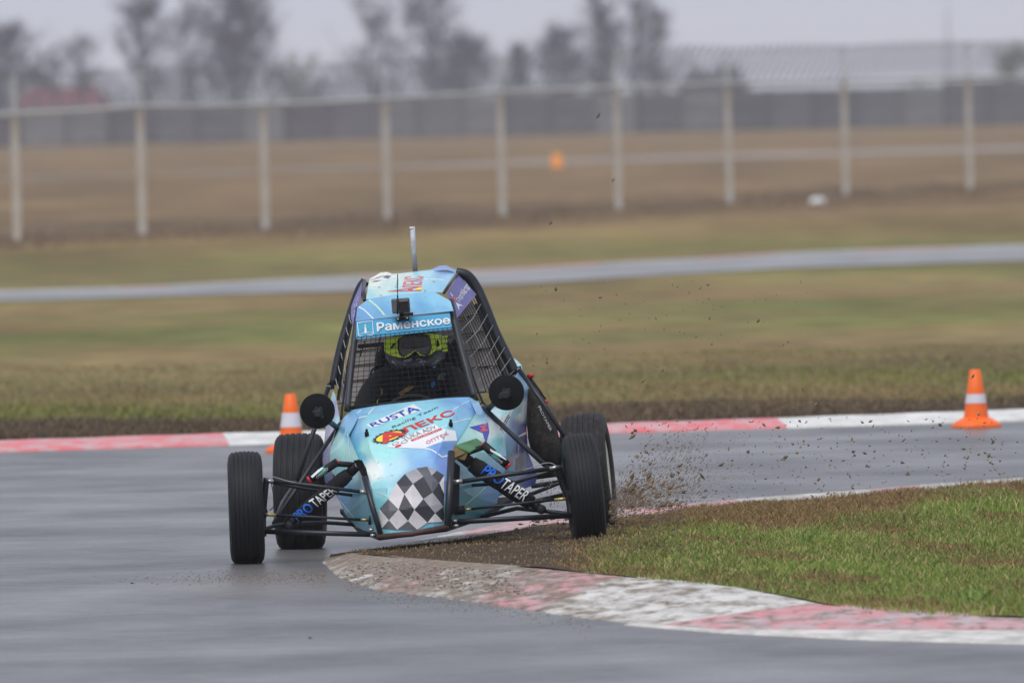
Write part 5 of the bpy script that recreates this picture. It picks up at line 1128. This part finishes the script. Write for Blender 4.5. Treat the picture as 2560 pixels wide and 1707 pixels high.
gog('goggle_strap', [(652,470),(690,455),(705,560),(700,650),(665,640)], 'lime', 1.175, 0.01, hel, 0.0)
gog('strap_clip', [(1602,618),(1690,600),(1692,640),(1605,645)], 'lime', 1.19, 0.01, hel, 0.0)
for pts in ([(960,800),(1085,745),(1125,770),(985,868)], [(1168,775),(1215,748),(1335,800),(1300,868)], [(705,730),(800,790),(890,890),(720,790)], [(1400,870),(1560,740),(1640,720),(1500,850)]): poly('helmet_panel', zz(5, *pts), 'helmet_panel', Bh, hel, 0.003)
mat('helmet_teal', rgb(35,110,125), 0.4)
for (x_, y_) in ((880,960),(950,985),(1010,975),(1100,915),(1160,960),(1300,915),(1280,970),(1400,960),(1180,890),(820,880),(1450,880)):
    poly('helmet_mark', zz(5, (x_-20, y_), (x_, y_-14), (x_+22, y_), (x_, y_+16)), 'helmet_teal', Bh, hel, 0.003)
for x_, y_ in ((840,930), (1480,905)):
    poly('helmet_flag', zz(5, (x_-28, y_-10), (x_+25, y_-28), (x_+25, y_-10), (x_-28, y_+8)), 'white_print', Bh, hel, 0.004); poly('helmet_flag', zz(5, (x_-28, y_+8), (x_+25, y_-10), (x_+25, y_+8), (x_-28, y_+26)), 'blue_print', Bh, hel, 0.004)
lettering('SPA', zz(5, (1520,1085), (1590,975), (1690,1000), (1625,1130)), 'grey_print', Bb, body, 0.03, 0.006)
poly('harness_strap', zz(5, (880,1325), (1060,1205), (1165,1205), (1110,1250), (935,1365)), 'tan', Bb, body, 0.008)
poly('suit_patch', zz(5, (1425,1150), (1470,1130), (1495,1170), (1460,1225), (1425,1225)), 'bright_blue', Bb, body, 0.006)
poly('suit_patch', zz(5, (600,1250), (620,1240), (635,1320), (605,1370)), 'tan', Bb, body, 0.006)
stripe('suit_piping', zz(5, (572,1425), (548,1440), (540,1490)), 2.4, 'lime', Bb, body, 0.006)

# ================================================================== flying mud
q = MB(); CC = []; rs = random.Random(11)
def clod(px, py, dy, sz, asp, ang, c):
    p = W(px, py, dy); s_ = sz/SC(dy)/2; k = len(q.v); ca, sa = math.cos(ang), math.sin(ang)
    for (a, b, c_) in ((1,0,0), (-1,0,0), (0,1,0), (0,-1,0), (0,0,1), (0,0,-1)):
        a *= s_*asp*rs.uniform(.6, 1.2); c_ *= s_*rs.uniform(.6, 1.2); b *= s_*rs.uniform(.5, 1.1)
        q.v.append(p+Vector((a*ca-c_*sa, b, a*sa+c_*ca))); CC.append(c)
    q.f += [tuple(i+k for i in f_) for f_ in ((0,2,4), (2,1,4), (1,3,4), (3,0,4), (2,0,5), (1,2,5), (3,1,5), (0,3,5))]
def mudcol():
    t = rs.random(); c = lc(98, 82, 68)*t+lc(150, 130, 106)*(1-t); 
    return tuple(c)+(1,)
for i in range(2600):      # dense spray close behind the right rear wheel
    t = rs.random()**1.6; px = 1545+t*210+rs.gauss(0, 22); py = 1268-abs(rs.gauss(0, 1))*(40+110*t)*0.8
    if py > 1285 or px < 1535: continue
    clod(px, py, 1.6+rs.uniform(-.6, .9), rs.uniform(0.9, 2.8), rs.uniform(1.5, 5.5), 0.85+rs.gauss(0, .3), mudcol())
for i in range(45): clod(1560+rs.random()*150, 1265-abs(rs.gauss(0, 55)), 1.8+rs.uniform(-.5, .8), rs.uniform(6, 16), rs.uniform(1.2, 2.6), rs.uniform(0.4, 1.2), mudcol())
for i in range(420):
    t = rs.random(); px = 1560+t*960; py = 1255-rs.random()**1.3*(190+60*math.sin(t*3)); clod(px, py, 1.5+rs.uniform(-1, 1.5), rs.uniform(1.5, 4.2), rs.uniform(1, 4), rs.uniform(-1.2, 1.4), mudcol())
for i in range(60): clod(1580+rs.random()**1.5*900, 1235-rs.random()*190, 1.5+rs.uniform(-1, 1.5), rs.uniform(5, 11), rs.uniform(1, 2.2), rs.uniform(-1, 1.4), mudcol())
for i in range(170): clod(1330+rs.random()*700, 1040-rs.random()*340, 1.8+rs.uniform(-1, 1), rs.uniform(1.3, 3.5), rs.uniform(1, 4.5), rs.uniform(0.2, 2.2), mudcol())
for i in range(14): clod(1300+rs.random()*600, 1000-rs.random()*330, 1.8, rs.uniform(4, 9), rs.uniform(1, 2.5), rs.uniform(0.2, 2), mudcol())
for (x_, y_) in ((1495,290), (1533,450), (1377,556), (2432,940), (2447,1035), (2040,1010)): clod(x_, y_, 0.8, 8, 2.2, 1.0, mudcol())
for i in range(130): clod(1345+rs.random()*75, 1330-rs.random()*130, .3+rs.random(), rs.uniform(1.2, 3), rs.uniform(2, 6), 1.5+rs.gauss(0, .2), mudcol())
for i in range(60): clod(1960+rs.random()*600, 1100+rs.random()*90, 2.2, rs.uniform(3, 8), rs.uniform(1, 2), rs.uniform(-1, 1), mudcol())
for i in range(900): clod(1525+rs.random()**1.4*190, 1305-rs.random()*55, 1.0+rs.uniform(-.5, 1.2), rs.uniform(1.0, 3.5), rs.uniform(1.5, 5), 0.5+rs.gauss(0, .4), mudcol())
for i in range(3500):
    t = rs.random()**1.3; clod(1535+t*330+rs.gauss(0, 20), 1275-abs(rs.gauss(0, 1))*(35+80*t), 1.6+rs.uniform(-.7, .9), rs.uniform(0.5, 1.3), rs.uniform(1, 5), 0.85+rs.gauss(0, .35), mudcol())
tag(obj('flying_mud', q.v, q.f, 'mud_clod', colors=CC), kind='stuff', label='clods of mud and grass thrown up by the right rear wheel')
# mud crumbs scattered on the asphalt and on the kerb by the car
q = MB(); CC = []
def crumb(px, py, z, sz, c):
    p = G(px, py, z); k = len(q.v); s_ = sz/(FPX/p.y)/2
    for (a, b, c_) in ((1,0,0), (-1,0,0), (0,1,0), (0,-1,0), (0,0,.6), (0,0,-.2)): q.v.append(p+Vector((a*s_*rs.uniform(.6, 1.6), b*s_*rs.uniform(.6, 3), c_*s_+0.001))); CC.append(c)
    q.f += [tuple(i+k for i in f_) for f_ in ((0,2,4), (2,1,4), (1,3,4), (3,0,4), (2,0,5), (1,2,5), (3,1,5), (0,3,5))]
for i in range(700):
    px = 815-abs(rs.gauss(0, 190)); py = 1440+rs.gauss(0, 9)+(815-px)*0.02; crumb(px, py, 0.0, rs.uniform(1.5, 5.5), tuple(lc(128, 106, 82)*rs.uniform(.6, 1.1))+(1,))
for i in range(500): px = 860+rs.random()*620; crumb(px, 1462+(px-860)*0.145+abs(rs.gauss(0, 16)), 0.0, rs.uniform(1.5, 5), tuple(lc(120, 100, 80)*rs.uniform(.6, 1.1))+(1,))
for i in range(500):
    px = 860+rs.random()*560; t = rs.random(); crumb(px, 1400+(px-860)*0.06+t*60, 0.075-0.045*t, rs.uniform(3, 9), tuple(lc(84, 70, 56)*rs.uniform(.7, 1.2))+(1,))
for (x_, y_, s_) in ((775,1595,11), (2178,1533,9), (2297,1536,9), (1668,1508,8), (330,1458,9)): crumb(x_, y_, 0.0 if y_ > 1540 or x_ < 800 else 0.04, s_, tuple(lc(60, 54, 50))+(1,))
for i in range(520):
    px = 1290+rs.random()**0.8*420; py = 1385-rs.random()*95+(px-1400)*-0.02
    crumb(px, py, 0.09, rs.uniform(4, 15), tuple(lc(92, 75, 57)*rs.uniform(.45, 1.1))+(1,))
tag(obj('mud_crumbs', q.v, q.f, 'mud_clod', colors=CC), kind='stuff', label='crumbs of mud strewn over the asphalt and kerb by the buggy')

# ------------------------------------------------------------------ haze: the damp air
hb = MB(); hb.add([(-3900, -50, -1.0), (3900, -50, -1.0), (3900, 3900, -1.0), (-3900, 3900, -1.0), (-3900, -50, 22), (3900, -50, 22), (3900, 3900, 22), (-3900, 3900, 22)], [(0, 3, 2, 1), (4, 5, 6, 7), (0, 1, 5, 4), (1, 2, 6, 5), (2, 3, 7, 6), (3, 0, 4, 7)])
hm = bpy.data.materials.new('haze'); hm.use_nodes = True; hn = hm.node_tree.nodes; hn.clear()
ho = hn.new('ShaderNodeOutputMaterial'); hv = hn.new('ShaderNodeVolumePrincipled'); hv.inputs['Color'].default_value = (0.95, 0.96, 1.0, 1); hv.inputs['Density'].default_value = 0.00024; hv.inputs['Anisotropy'].default_value = 0.0
hm.node_tree.links.new(hv.outputs[0], ho.inputs['Volume'])
M['haze'] = hm
hz = hb.build('haze', 'haze'); tag(hz, kind='stuff', label='pale damp haze over the field')
